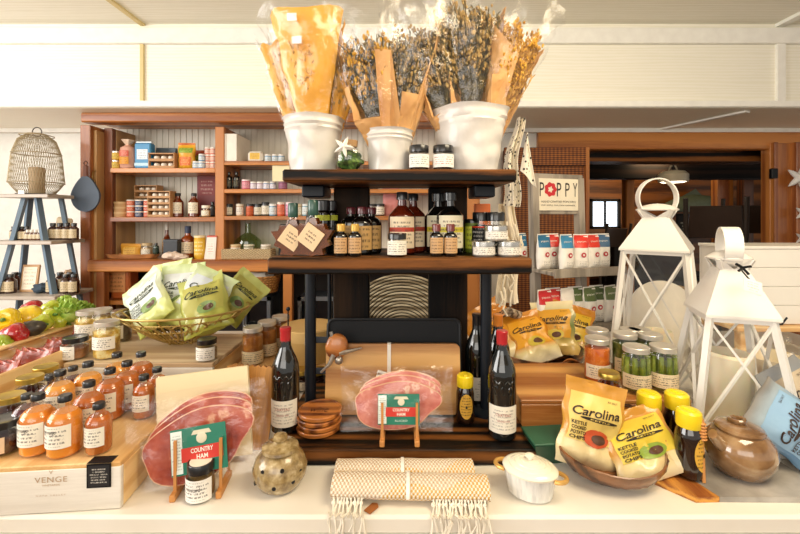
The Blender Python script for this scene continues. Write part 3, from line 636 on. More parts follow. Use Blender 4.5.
for px, c, l, tx in ((236, '#c9a070', '#d8bd90', 'tan-lidded jar'), (249, '#6a6a4a', '#dcd4bc', 'olive round jar'), (266, '#b8a890', '#e6ded0', 'white-lidded jar')):
    shelf_item('wt'+tx, tin(.034, .085, P(c), P(l), '#e9dcc4'), 'condiment_jar', tx+' standing in the pale wicker tray', 'jar', px, z+.014, d=2.79)
t = thing('picture_frame', 'black framed picture leaning on the ledge behind the maple leaf bottles', 'picture', (wx(290, 2.78), 2.78, z+.002), rot=(-.12, 0, 0))
part('frame', MB().box((0, 0, .12), (.16, .012, .24), bev=.003), BLACK, t); part('picture_print', MB().panel(.12, .19, (0, -.008, .12)), food('dim_print', [(.3, '#3a2a20'), (.55, '#9a8a70'), (.7, '#dcd2bc')], 12), t)
# lower cubbies
t = thing('orange_gift_pack', 'orange package with a brown label in the cabinet cubby', 'package', (wx(119, 2.85), 2.85, .931))
part('package_body', MB().box((0, 0, .11), (.22, .1, .22), bev=.01), P('#b8602a', .4), t); part('label', MB().panel(.12, .14, (.02, -.052, .12)), printed('#d8955a', '#5a2a12', 5), t)
t = thing('wicker_basket', 'round brown wicker basket on top of the dark appliance', 'basket', (wx(258, 2.82), 2.82, wz(293, 2.8)+.005)); m = MB()
for i in range(7): m.tube([((.13+.004*i)*math.cos(a*PI/14), (.13+.004*i)*math.sin(a*PI/14)*.75, .01+i*.017) for a in range(28)], .009, 6, close=True)
m.lathe([(0, .0), (.125, 0), (.125, .008), (0, .008)], 24, sy=.75); part('basket_body', m, wood('wicker_brown', '#7a4c20', '#c08a4a', 'x', 4), t)
part('liner', MB().ball((0, 0, .11), .1, 16, 8, (1.1, .8, .4), .4), P('#d9d2c4', .8), t)
for k, (px, w_, tx) in enumerate(((258, .19, 'grey-framed dark countertop fridge with jars inside, under the wicker basket'), (318, .27, 'second grey-framed dark appliance, behind the metal post of the stand'))):
    d = 2.8; z0 = wz(340, d); zt = wz(296, d); h_ = zt-z0; t = thing('countertop_fridge', tx, 'appliance', (wx(px, d), d, z0))
    part('housing', MB().box((0, .1, h_/2), (w_, .22, h_), bev=.008), P('#3c4148', .4), t)
    m = MB(); 
    for s1 in (-1, 1): m.box((s1*(w_/2-.012), -.02, h_/2), (.024, .02, h_)); m.box((0, -.02, h_/2+s1*(h_/2-.014)), (w_, .02, .028))
    part('door_frame', m, P('#80868c', .3, .5), t); part('door_glass', MB().panel(w_-.05, h_-.05, (0, -.014, h_/2)), P('#14181c', .1, coat=1), t)
    part('handle', MB().tube([(-w_/2+.02, -.03, h_*.3), (-w_/2+.02, -.06, h_*.35), (-w_/2+.02, -.06, h_*.75), (-w_/2+.02, -.03, h_*.8)], .008), P('#9aa0a6', .3, .7), t)
    m = MB().box((wx(px, d), 2.9, z0-.025), (w_+.06, .2, .05)); solo('appliance_shelf', ('plain dark plank under the fridge with jars', 'plain dark plank under the second fridge')[k], 'shelf', m, STAIN)
    if k == 0:
        for j in range(4): put('cangl', tin(.02, .08, P('#6a8a9a'), SILVER, '#d8cf60'), 'drink_can', 'small yellow-labelled can in front of the fridge under the wicker basket', 'can', (wx(px, d)-.06+j*.04, d-.06, z0+.04), group='cans at the fridge')
m = MB().box((wx(258, 2.7), 2.74, wz(340, 2.8)-.01), (.24, .12, .05+.03)); solo('can_ledge', 'thin dark ledge carrying the small cans', 'shelf', m, STAIN, (0, 0, .0))
# cutting board and spoon hung on the cabinet end
t = thing('paddle_board', 'teardrop slate-grey paddle board hanging on the cabinet end post', 'cutting board', (wx(85.5, 2.67), 2.672, wz(193, 2.67)))
pts = []
for k in range(40):
    a = 2*PI*k/40; x = .095*math.sin(a); zz = .105*math.cos(a)-.02
    if zz > .0: x *= (1-zz*3.6); zz *= 1.35
    pts.append((x, zz))
part('board_body', MB().prism(pts, -.008, .008), P('#4c5868', .6), t); part('handle', MB().box((0, 0, .145), (.03, .018, .08), bev=.006), P('#6a3d2a', .6), t)
part('hanging_loop', MB().tube([(0, 0, .18), (-.015, 0, .2), (0, 0, .215), (.015, 0, .2)], .003, 6, close=True), P('#4a2a1c'), t)
t = thing('brass_ladle', 'small brass ladle hanging on the pale panel beside the paddle board', 'ladle', (wx(96, 2.74), 2.72, wz(193, 2.74)))
BR = P('#a8864a', .3, .8); part('bowl', MB().ball((0, 0, 0), .035, 14, 8, (1, .6, .7)), BR, t); part('handle', MB().tube([(.0, 0, .02), (-.01, 0, .08), (-.005, 0, .14), (.01, 0, .15)], .005), BR, t)
# ================================================================ ladder shelf with bottles by the white wall
LY = 2.55
LC = wx(40, LY)
t = thing('ladder_shelf', 'blue-grey A-frame ladder shelf with three plank shelves against the white wall', 'shelf', (LC, LY, 0))
BLU = P('#64788a', .5)
zt, z2, z3 = wz(198, LY), wz(240, LY-.05), wz(294, LY-.1)
for sx in (-1, 1):
    part('leg', MB().bar((sx*.04, -.06, zt), (sx*.40, -.16, 0), .032, .022), BLU, t)
    part('leg', MB().bar((sx*.10, .04, zt), (sx*.34, .12, 0), .03, .022), BLU, t)
GW = wood('grey_shelf_plank', '#8a7d70', '#b3a698', 'x', .5)
part('top_plank', MB().box((0, -.02, zt+.008), (.31, .2, .022), bev=.003), GW, t)
part('shelf', MB().box((.0, -.03, z2-.011), (.42, .26, .022), bev=.003), GW, t)
part('shelf', MB().box((-.08, -.03, z3-.011), (.66, .30, .022), bev=.003), GW, t)
t = thing('wire_lantern', 'large barrel-shaped wire mesh lantern on top of the ladder shelf', 'lantern', (wx(37, LY), LY, zt+.02))
prof = [(.085, 0), (.138, .075), (.122, .26), (.085, .375), (.05, .385)]
m = MB()
def prz(z):
    for (r0, z0), (r1, z1) in zip(prof, prof[1:]):
        if z <= z1: return r0+(r1-r0)*(z-z0)/(z1-z0)
    return prof[-1][0]
for k in range(64):
    for dr in (-1, 1):
        m.tube([(r_*math.cos(2*PI*k/64+dr*zz*1.2), r_*math.sin(2*PI*k/64+dr*zz*1.2), zz) for r_, zz in [(prz(q*.0385), q*.0385) for q in range(11)]], .0011, 4)
for r_, zz in prof: m.tube([(r_*math.cos(a*PI/16), r_*math.sin(a*PI/16), zz) for a in range(32)], .003, 6, close=True)
part('wire_mesh', m, P('#a89878', .5, .2), t); part('bottom_ring', MB().lathe([(.0, .0), (.1, 0), (.104, .006), (0, .006)], 24), P('#6a655c', .4, .4), t)
part('pillar_candle', MB().lathe([(.04, .007), (.042, .17), (.036, .175), (0, .172)], 20), P('#b59a76', .6), t)
part('hanging_tag', MB().prism([(-.02, -.025), (.025, -.02), (.02, .02), (-.015, .022)], -.11, -.108), P('#f3f0ea'), t)
part('carry_ring', MB().tube([(.03*math.cos(a*PI/8), 0, .4+.03*math.sin(a*PI/8)) for a in range(16)], .003, 6, close=True), P('#4f4b44', .4, .4), t)
TONIC = flask(.026, .105, None, BLACKCAP, '#cdbb98', body=plain('#3a1c12', .12, coat=1), shoulder=.7, neck=.5, cap_h=.018, l=(.1, .62), ink='#55402a')
DROP = flask(.02, .075, None, P('#e4ddd0'), '#d8c8a8', body=plain('#5a3018', .15, coat=1), shoulder=.7, neck=.5)
for px in (12, 21, 27): put('tonic', TONIC, 'tonic_bottle', 'brown bottle with kraft label on the middle ladder plank, beside the pale drop bottles', 'bottle', (wx(px*.9+3, LY-.05), LY-.05, z2+.001), group='brown bottles on the middle plank', s=.8)
for px in range(28, 44, 4): put('drop', DROP, 'dropper_bottle', 'tiny pale-capped bottle in the line on the middle ladder plank', 'bottle', (wx(px, LY-.06), LY-.06, z2+.001), group='tiny bottles on the ladder plank', s=.85)
for px in (53, 60, 67, 74): put('tonic', TONIC, 'tonic_bottle', 'brown bottle with kraft label at the cabinet end of the middle ladder plank', 'bottle', (wx(px, LY-.02), LY-.02, z2+.001), group='bottles at the cabinet end of the middle plank')
put('crate_s', lambda: crate_b(1, 3), 'small_crate', 'small wooden crate of pots at the back of the middle ladder plank', 'crate', (wx(38, LY+.03), LY+.03, z2+.001), s=1.0)
for px, q in ((4, 1), (11, 1), (52, 0), (66, 0), (74, 0)):
    put('tonic', TONIC, 'tonic_bottle', 'brown bottle with kraft label on the lowest visible ladder plank, %s' % ('beside the small framed card' if q else 'past the folded cloth'), 'bottle', (wx(px, LY-.07), LY-.07, z3+.001), group='bottles low on the ladder, '+('card' if q else 'cloth'), s=1.12)
for px in (3, 15, 60, 70): put('tonic', TONIC, 'tonic_bottle', 'brown bottle in the back row of the lowest visible ladder plank', 'bottle', (wx(px, LY+.03), LY+.03, z3+.001), group='back row on the low ladder plank', s=1.1)
t = thing('framed_card', 'small wood-framed cream card leaning on the low ladder plank', 'frame', (wx(27, LY-.05), LY-.04, z3+.002), rot=(-.15, 0, 0))
part('frame', MB().box((0, 0, .085), (.11, .012, .17), bev=.003), P('#b58a5a', .5), t); part('card', MB().panel(.085, .14, (0, -.0075, .085)), printed('#e9dcc4', '#8a7050', 6), t)
m = MB().ball((0, 0, .03), .05, 18, 10, (1.2, .9, .6), .5, seed=3); solo('folded_cloth', 'dark blue-grey bunched cloth on the low ladder plank', 'cloth', m, P('#3c4a58', .9), (wx(42, LY-.06), LY-.06, z3))
m = MB().box((0, 0, .07), (.1, .03, .14), bev=.01); solo('paper_sachet', 'pale paper sachet standing behind the bottles on the middle ladder plank', 'sachet', m, P('#d8c3a0', .7), (wx(62, LY+.07), LY+.07, z2+.001), rot=(0, .15, 0))
m = MB().ball((0, 0, .06), .06, 16, 10, (.8, .6, 1.1), .35, seed=6); solo('linen_bag', 'small beige linen bag standing low on the ladder against the cabinet', 'bag', m, P('#c9a888', .9), (wx(67, LY+.05), LY+.06, z3))

# ================================================================ the display counter
ZT = .858; ZTM = ZT+.0005
n = NT('cream_stone_top'); v = n.noise(n.obj(), 3, 4); TOPM = n.pr(n.ramp(v, [(.3, hexc('#e8e0d0')), (.7, hexc('#f3eee3'))]), .35, coat=.2)
t = thing('display_counter', 'long cream-topped shop counter carrying all the goods', 'counter', (0, 1.6, 0))
part('worktop', MB().box((0, -.03, ZT-.02), (4.4, 1.42, .04), bev=.006), TOPM, t)
part('front_panel', MB().box((0, -.715, ZT-.04-.38), (4.36, .03, .76)), P('#f3ece0', .5), t)
part('front_moulding', MB().box((0, -.737, ZT-.06), (4.38, .022, .038), bev=.006), P('#f6f0e4', .5), t)
part('body', MB().box((0, -.01, .42), (4.3, 1.36, .8)), P('#e6dccb', .6), t)

# ================================================================ three-tier stained wood stand
S = thing('tiered_stand', 'dark stained wood three-tier display stand with black pipe posts', 'stand', (0, 1.04, ZT))
ZB, ZM, ZU = .90, 1.396, 1.629
def sp(nm, lo, hi, mt, bev=.004, **k):
    c = [(lo[0]+hi[0])/2, (lo[1]+hi[1])/2-1.04, (lo[2]+hi[2])/2-ZT]; return part(nm, MB().box(c, [hi[i]-lo[i] for i in range(3)], bev=bev), mt, S, **k)
sp('base_board', (wx(271, 1.035), 1.035, ZT+.001), (wx(537, 1.035), 1.47, ZB), STAIN, .003)
sp('middle_board', (wx(267, 1.04), 1.04, ZM-.043), (wx(532.5, 1.04), 1.38, ZM), STAIN, .005)
sp('top_board', (wx(282, 1.055), 1.055, ZU-.033), (wx(517, 1.055), 1.31, ZU), STAIN, .005)
for a, b in ((333, 369), (429, 468)):
    sp('lower_upright', (wx(a, 1.33), 1.335, ZB), (wx(b, 1.33), 1.375, ZM-.043), STAINZ); sp('upper_upright', (wx(a, 1.24), 1.25, ZM), (wx(b, 1.24), 1.285, ZU-.033), STAINZ)
for px in (310.5, 486):
    x = wx(px, 1.235)
    part('pipe_post', MB().lathe([(.017, 0), (.017, ZM-.043-ZB)], 18, Matrix.Translation((x, .195, ZB-ZT))), BLACKM, S)
    part('flange', MB().lathe([(.03, 0), (.055, .006), (.055, .012), (0, .012)], 20, Matrix.Translation((x, .195, ZM-.043-.013-ZT))), BLACKM, S)
    part('floor_flange', MB().lathe([(.045, 0), (.045, .008), (.02, .016), (0, .016)], 20, Matrix.Translation((x, .195, ZB-ZT))), BLACKM, S)
sp('bracket', (wx(304, 1.2), 1.17, ZU-.033-.035), (wx(326, 1.2), 1.29, ZU-.033), BLACKM); sp('bracket', (wx(473, 1.2), 1.17, ZU-.033-.035), (wx(493, 1.2), 1.29, ZU-.033), BLACKM)
sp('side_rail', (wx(331, 1.35)-.012, 1.35, ZB), (wx(331, 1.35), 1.37, ZM-.043), BLACKM)

# ---- pots and dried flowers on the top board
def pot_b(rt, rb, h):
    def b():
        pr_ = []; n_ = 22
        for i in range(n_+1):
            q = i/n_; r_ = rb+(rt-rb)*q; z = h*q
            r_ += .003*math.exp(-((q-.78)/.02)**2)+.003*math.exp(-((q-.86)/.015)**2)+.004*(q > .97)
            pr_.append((r_, z))
        pr_ += [(rt-.004, h), (rt-.012, h-.02), (rb-.004, .03), (0, .03)]
        return [('pot_body', MB().lathe(pr_, 64, wob=.07, seed=rt*100), plain('#dfdad2', .35, coat=.3, bump=.6))]
    return b
POTS = [(314, 1.17, .083, .066, .158), (388.5, 1.15, .067, .056, .118), (469, 1.18, .108, .079, .182)]
PL = ('white crinkled pot holding the tall golden paper bouquet', 'smallest white crinkled pot, in the middle of the top board', 'biggest white crinkled pot, holding the widest dried bouquets')
for i, (px, d, rt, rb, h) in enumerate(POTS): put('pot%d' % i, pot_b(rt, rb, h), 'white_pot', PL[i], 'pot', (wx(px, d), d, ZU+.001))
def wrap(H, r0, r1, a0, a1, flat=.6, seed=0, jag=.05, cr=.008, rise=None):
    def fn(u, v):
        a = a0+(a1-a0)*u; r_ = r0+(r1-r0)*v**.9; zt_ = H*(1+jag*(abs((u*3) % 1-.5)*2-.5)) if rise is None else H*rise(u)
        q = rough((a*.2, v*.5, 0), 9, seed)*cr*2+rough((a*.3, v, 1), 20, seed)*cr; r_ += q*(.3+v)
        return (r_*math.sin(a), -r_*math.cos(a)*flat, zt_*v)
    return fn
SPRIG = food('sprig_green', [(.3, '#2f2a1c'), (.55, '#665a36'), (.75, '#9c8a58')], 60, .8, 0, .5)
STRAW = food('straw', [(.3, '#a8742c'), (.6, '#d9a850'), (.8, '#f0cf80')], 60, .8, 0, .5)
OCHRE = food('ochre_flowers', [(.3, '#8f6420'), (.55, '#cf9a2a'), (.75, '#ecc24c')], 60, .8, 0, .5)
BUFF = food('buff_flowers', [(.3, '#7c6234'), (.55, '#b08e4e'), (.75, '#dcc084')], 60, .8, 0, .5)
STEP = lambda u, c, w: 1.0 if abs(u-c) < w else 0.0
def stems(H, r1, n_, seed, thick=.0016, flat=.7, a0=-PI, a1=PI, z1=1.0, leaf=True):
    q = random.Random(seed); m = MB(); tips = []
    for _ in range(n_):
        a = q.uniform(a0, a1); rr = r1*math.sqrt(q.uniform(.05, 1)); h = H*q.uniform(.72, 1)*z1
        p = lambda s_: (rr*s_**1.2*math.sin(a)+.004*math.sin(s_*9+a), -rr*s_**1.2*math.cos(a)*flat, h*s_)
        pts_ = [p(k/6) for k in range(7)]; m.tube(pts_, thick, 3); tips.append(pts_[-1])
        if leaf:
            for _k in range(26):
                s_ = q.uniform(.4, 1); b = Vector(p(s_)); dr = Vector((q.uniform(-1, 1), q.uniform(-1, 1), q.uniform(.3, 1.6))).normalized()
                m.add([b, b+dr*.011+Vector((.0022, 0, 0)), b+dr*.02, b+dr*.011-Vector((.0022, 0, 0))], [(0, 1, 2, 3)])
    return m, tips
def heads(tips, seed, r_=.008, k=14, sp_=.016):
    q = random.Random(seed); m = MB()
    for tp in tips:
        for _ in range(k):
            f_ = q.uniform(.62, 1.04); m.ball((tp[0]*f_+q.uniform(-sp_, sp_)*.6, tp[1]*f_+q.uniform(-sp_, sp_)*.6, tp[2]*f_), r_*q.uniform(.25, .5), 6, 4, (1, 1, q.uniform(1, 2.4)))
    return m
def bouquet(label, x, d, z, H, r1, rot, seed, front=None, back=None, film=True, n_=60, head=OCHRE, stem=SPRIG, sticker=None, kr=KRAFT, hr=.009, HF=1.12, sub=None):
    t = thing('dried_bouquet', label, 'bouquet', (x, d, z), rot=rot)
    m, tips = stems(H*.95, r1*.85, n_, seed); part('stems', m, stem, t, 0)
    part('flower_heads', heads(tips, seed+1, hr), head, t)
    if sub:
        m, tips = stems(H*.8, r1*.9, n_//2, seed+5); part('grass_stems', m, STRAW, t, 0)
    for fr in (back, front):
        if fr: a0, a1, hh, rr = fr[:4]; part('paper_wrap', MB().slab(wrap(H*hh, .022, r1*rr, a0, a1, .62, seed+int(a0*3) % 7, cr=.0045, rise=fr[4] if len(fr) > 4 else None), 40, 22, .0012), kr, t)
    if film: part('film_wrap', MB().grid(wrap(H*HF, .026, r1*1.22, -PI, PI, .7, seed+2, .14, .012), 48, 20), FILM, t)
    if sticker:
        for (u, zz) in sticker:
            r_ = .022+(r1-.022)*(zz/H); part('price_sticker', MB().box((r_*math.sin(u), -r_*.66*math.cos(u)-.012, zz), (.026, .002, .02)), P('#f3f1ea'), t)
    return t
T1 = ZU+.06
bouquet('tall bouquet wrapped in a broad sheet of golden kraft paper', wx(316, 1.17), 1.165, T1, .395, .112, (0, -.05, 0), 3, front=(-1.25, 1.15, 1.0, 1.0, lambda u: 1.0+.015*math.sin(u*9)), back=(1.5, 4.4, .95, .9), n_=30, stem=STRAW, head=STRAW, sticker=[(-.25, .3), (-.3, .36)], HF=1.02)
bouquet('slim golden paper bouquet leaning out behind the tall one in the same pot', wx(303, 1.19), 1.20, T1, .34, .035, (0, -.28, 0), 5, front=(-1.8, 1.8, 1, 1), n_=20, stem=STRAW, head=STRAW, HF=1.06)
bouquet('straw-coloured grass bouquet squeezed beside the golden paper one', wx(327, 1.19), 1.2, T1, .3, .07, (0, .1, 0), 9, front=(.1, 1.5, .8, 1), n_=50, stem=STRAW, head=BUFF, HF=1.1)
bouquet('dark sprig bouquet in kraft with yellow heads and silver wrapped film, smallest pot', wx(383, 1.15), 1.15, T1-.03, .38, .105, (0, -.12, 0), 21, front=(-1.1, 1.1, .86, .9, lambda u: .36+.3*STEP(u, 0, .16)+.56*STEP(u, .7, .13)), back=(1.7, 4.6, .9, 1), n_=110, kr=KRAFTP, HF=1.12, hr=.009)
bouquet('kraft-wrapped bouquet rising towards the widest pot from the smallest pot', wx(397, 1.16), 1.155, T1-.03, .4, .085, (0, .12, 0), 33, front=(-.1, 1.5, .95, 1.0, lambda u: .5+.5*min(1, max(0, (u-.35)*3))), back=(1.8, 4.4, .8, 1), n_=70, head=BUFF, kr=KRAFTP, HF=1.15)
bouquet('dark green sprig bouquet low in kraft paper at one edge of the widest pot', wx(452, 1.17), 1.165, T1+.03, .34, .10, (0, -.26, 0), 41, front=(-1.2, 1.3, .52, .66, lambda u: .42+.4*STEP(u, .08, .1)+.15*u), back=(1.7, 4.6, .85, 1), n_=100, head=BUFF, kr=KRAFTP, HF=1.15)
bouquet('central bouquet of dark sprigs with golden heads in the widest pot', wx(472, 1.18), 1.18, T1+.03, .42, .11, (0, -.01, 0), 47, front=(-1.3, 1.2, .5, .95, lambda u: .34+.2*abs(u-.5)+.5*STEP(u, .12, .11)+.5*STEP(u, .82, .12)), back=(1.7, 4.6, .95, 1), n_=110, head=BUFF, kr=KRAFTP, HF=1.12, hr=.01)
bouquet('ochre-flowered bouquet leaning outwards over the hanging cloth in the widest pot', wx(490, 1.19), 1.19, T1+.03, .37, .09, (0, .24, 0), 53, front=(-1.3, .1, .92, 1.0, lambda u: 1.05-.3*u), back=(1.8, 4.6, .85, 1), n_=90, head=OCHRE, kr=KRAFTP, HF=1.12, stem=STRAW, sub=1)
# silver price wrap on the second bouquet
# moss terrarium, jam jars
t = thing('moss_terrarium', 'small glass jar of green moss between two white pots', 'terrarium', (wx(350, 1.12), 1.12, ZU+.001))
part('glass_body', MB().lathe([(.025, 0), (.036, .01), (.042, .032), (.036, .055), (.022, .066), (.022, .072)], 24), JARGLASS, t)
part('moss', MB().ball((0, 0, .03), .034, 20, 12, (1, 1, .8), .5, seed=2), food('moss', [(.35, '#1f3312'), (.55, '#4a6a22'), (.7, '#86a040')], 70, .9, 0, 1), t)
part('cork', MB().lathe([(.02, .068), (.022, .086), (0, .086)], 16), P('#b58e60', .8), t)
solo('starfish_tag', 'small white starfish tied to the moss jar', 'starfish', star(.03, .012, MB(), rot=.4), P('#f0ece2', .7), (wx(344, 1.08), 1.075, ZU+.062))
JAMD = food('blackberry_jam', [(.3, '#120a10'), (.7, '#3a1a24')], 60, .2, .8, .4)
for px, q, rr in ((419, 'blue-green printed', .029), (443, 'red fruit printed', .030)):
    put('jam'+q, jar(rr, .068, JAMD, BLACKCAP, '#f1eee6', ink='#3a6a5a' if 'blue' in q else '#a83020', lh=.015, l0=.1, l1=.62, arc=2.3, band=None), 'jam_jar', 'black-lidded dark jam jar with %s label on the top board' % q, 'jar', (wx(px, 1.10), 1.10, ZU+.001))
# hanging cloths
def towel_fn(w, h, seed, amp=.02, taper=0):
    return lambda u, v: ((u-.5)*w*(1-taper*v)+.01*math.sin(v*7+seed), amp*math.sin(u*9+v*2+seed)+.006*math.sin(u*23), h*v)
n = NT('dashed_linen'); vv = n.add('TexVoronoi'); n.put(vv.inputs[0], n.obj()); vv.inputs['Scale'].default_value = 75; DASH = n.pr(n.mix(n.math('LESS_THAN', vv.outputs['Distance'], .3), hexc('#ece4d2'), hexc('#3a352e')), .9)
t = thing('patterned_towel', 'white tea towel with small dark dashes hanging off the top board corner', 'towel', (wx(509, 1.36), 1.36, wz(206, 1.36)), rot=(0, .1, 0))
part('cloth', MB().slab(towel_fn(.05, .3, 1, .014, .5), 24, 24, .002), DASH, t); part('front_fold', MB().slab(lambda u, v: (.02+.06*u*(1-v)+.01*v, -.02-.01*math.sin(u*6), .12-.14*0+v*.13-.05*u*(1-v)), 10, 12, .002), DASH, t)
t = thing('fringed_throw', 'long cream fringed throw hanging behind the stand beside the dashed towel', 'throw', (wx(509, 1.45), 1.45, wz(303, 1.45)))
part('cloth', MB().slab(towel_fn(.085, .36, 4, .016, .3), 24, 30, .003), P('#e3d6bd', .9, bump=.8), t)
m = MB(); q = random.Random(4)
for k in range(22):
    x = -.042+.084*q.random(); y = q.uniform(-.02, .01); z = q.uniform(.0, .3); m.tube([(x, y-.02, z), (x+q.uniform(-.012, .012), y-.03, z-.03), (x+q.uniform(-.015, .015), y-.026, z-.055)], .0035, 5)
part('fringe', m, P('#e6dac2', .9), t)

# ---- middle board goods
Z = ZM+.001
def put2(key, b, name, label, cat, px, d, rz=0, **k): return put(key, b, name, label, cat, (wx(px, d), d, Z), rz, **k)
def leafbottle_b():
    o = []; pts_ = []
    L = [(0, .0), (.014, .004), (.034, .004), (.03, .02), (.052, .03), (.044, .044), (.06, .07), (.04, .072), (.034, .088), (.018, .086), (.012, .104), (-.012, .104), (-.018, .086), (-.034, .088), (-.04, .072), (-.06, .07), (-.044, .044), (-.052, .03), (-.03, .02), (-.034, .004), (-.014, .004)]
    o.append(('glass_body', MB().prism(L, -.014, .014), plain('#94501c', .06, coat=1, trans=.6, vary=.4, bump=0)))
    o.append(('neck', MB().lathe([(.012, .1), (.011, .125)], 14), JARGLASS)); o.append(('cap', MB().lathe([(.0135, .11), (.0145, .112), (.0145, .148), (.012, .152), (0, .152)], 16), P('#2c5248', .35, coat=.5)))
    M_ = Matrix.Translation((0, -.018, .052)) @ Matrix.Rotation(.62, 4, 'Y')
    o.append(('diamond_label', MB().box((0, 0, 0), (.058, .0025, .058), M_, bev=.001), P('#e6c9a0', .6))); o.append(('label_print', MB().panel(.04, .032, (0, -.0018, 0), M_), printed('#e6c9a0', '#4a2f1c', 3, .9)))
    o.append(('tag_string', MB().tube([(-.01, -.017, .085), (-.008, -.014, .1), (.006, -.013, .108), (.012, -.012, .112)], .001, 5), P('#2a2420'))); return o
put2('leafb', leafbottle_b, 'maple_leaf_bottle', 'leaf-shaped syrup bottle with diamond label, next to the framed picture', 'bottle', 293, 1.10, s=.95)
put2('leafb', leafbottle_b, 'maple_leaf_bottle', 'leaf-shaped syrup bottle with diamond label, beside the gold-capped pair', 'bottle', 313, 1.09, rz=-.15)
DARKG = plain('#0d0c0a', .1, coat=1, vary=.3, bump=0)
for i, (px, d, band, tx) in enumerate(((314, 1.22, '#2a2a20', 'with plain dark label, at the corner behind the leaf bottles'), (323, 1.17, '#c9cf3c', 'with lime band, behind the leaf bottles'), (331, 1.2, '#c9cf3c', 'with lime band, against the upright plank'))):
    put2('vin%d' % (i > 0), flask(.023, .155, None, BLACKCAP, '#14130f' if i == 0 else '#c9cf3c', body=DARKG, shoulder=.8, neck=.6, cap_h=.03, l=(.62, .72), capr=.018), 'vinegar_bottle', 'tall black bottle '+tx, 'bottle', px, d)
GOLDC = P('#c9a04a', .35, .3)
SB = lambda cap: flask(.0185, .087, None, cap, '#c9a070', body=DARKG, shoulder=.68, neck=.5, cap_h=.02, l=(.1, .58), capr=.0115, ink='#3a2412', rows=5)
put2('sbg', SB(GOLDC), 'bitters_bottle', 'small dark bitters bottle with gold cap beside the leaf bottle', 'bottle', 341, 1.085); put2('sbg', SB(GOLDC), 'bitters_bottle', 'small dark bitters bottle with gold cap in front of the maroon-capped bottles', 'bottle', 355, 1.085)
MARO = P('#5a1420', .3, coat=.6)
MB3 = flask(.031, .135, None, MARO, '#c9a062', body=DARKG, shoulder=.72, neck=.36, cap_h=.02, l=(.1, .6), capr=.014, ink='#3a2412', rows=4, texts=(('BITTERS', .034, .007, .065),) if False else ())
for px, d, q in ((351, 1.2, 'half hidden behind the gold-capped pair'), (362, 1.15, 'in front of its two twins'), (371.5, 1.19, 'beside the small ivory-labelled jar')): put2('mb3', MB3, 'bitters_bottle', 'dark bottle with maroon cap and tan label, '+q, 'bottle', px, d)
put2('ivj', jar(.027, .062, P('#3a2416', .3), BLACKCAP, '#efe9da', lh=.013, l0=.08, l1=.68, arc=2.4), 'preserve_jar', 'small black-lidded jar with ivory label at the middle of the board', 'jar', 397, 1.085)
REDA = plain('#5a1c0c', .1, coat=1, vary=.3, bump=0)
def cyloff(zc): return cyl_fn
BBQ = flask(.040, .178, None, BLACKCAP, '#e9d6b6', body=REDA, shoulder=.66, neck=.3, cap_h=.022, l=(.1, .6), arc=2.0, band=(.52, .66), bandc='#b8402c', capr=.016, rows=8)
put2('bbq', BBQ, 'barbecue_sauce_bottle', 'big reddish sauce bottle with red-banded label, in front of its twin', 'bottle', 402, 1.16); put2('bbq', BBQ, 'barbecue_sauce_bottle', 'big reddish sauce bottle with red-banded label, behind its twin', 'bottle', 413, 1.225)
YBB = flask(.040, .178, None, BLACKCAP, '#e9dfc0', body=DARKG, shoulder=.66, neck=.3, cap_h=.024, l=(.1, .62), arc=2.0, band=(.48, .64), bandc='#d8c83c', capr=.018, rows=8)
put2('ybb', YBB, 'barbecue_sauce_bottle', 'big black sauce bottle with yellow-banded label, in front of its twin', 'bottle', 450, 1.165); put2('ybb', YBB, 'barbecue_sauce_bottle', 'big black sauce bottle with yellow-banded label, behind its twin', 'bottle', 438, 1.215)
RC = P('#6a2018', .3, coat=.6)
put2('sbr', SB(RC), 'bitters_bottle', 'small dark bottle with red-brown cap before the yellow-banded sauce, nearer the reddish sauces', 'bottle', 436.5, 1.085); put2('sbr', SB(RC), 'bitters_bottle', 'small dark bottle with red-brown cap before the yellow-banded sauce, nearer the tins', 'bottle', 450.5, 1.085)
TN = tin(.0305, .041, P('#b9b6ae', .3, .7), SILVER, '#ece6da', arc=2.6)
put2('tin3', TN, 'candle_tin', 'silver candle tin on the board, nearer the small dark bottles', 'tin', 483.5, 1.09); put2('tin3', TN, 'candle_tin', 'silver candle tin at the outer end of the middle board', 'tin', 508.5, 1.09)
put('tin3', TN, 'candle_tin', 'silver candle tin stacked across the other two', 'tin', (wx(496, 1.09), 1.09, Z+.042))
SAL = jar(.027, .12, food('salsa', [(.35, '#0e0c0c'), (.65, '#1c1614')], 40, .2, .8, .3), BLACKCAP, '#15171a', ink='#d8d4cc', lh=.022, l0=.08, l1=.66, arc=3, band=(.93, 1.0), bandc='#c8391c')
put2('sal', SAL, 'salsa_jar', 'black-labelled jar with red rim behind the silver tins, next to the upright', 'jar', 481, 1.19); put2('sal', SAL, 'salsa_jar', 'black-labelled jar with red rim right behind the stacked silver tin', 'jar', 496, 1.16)
put2('lime', tin(.022, .1, P('#6a7a24'), BLACKCAP, '#c9cf3c'), 'olive_jar', 'narrow lime-green jar wedged between upright plank and black salsa jar', 'jar', 472, 1.21)
put2('orgc', carton(.05, .03, .15, P('#c9662c', .6)), 'orange_carton', 'plain orange-brown carton behind the silver tins and salsa jars', 'carton', 482, 1.33)
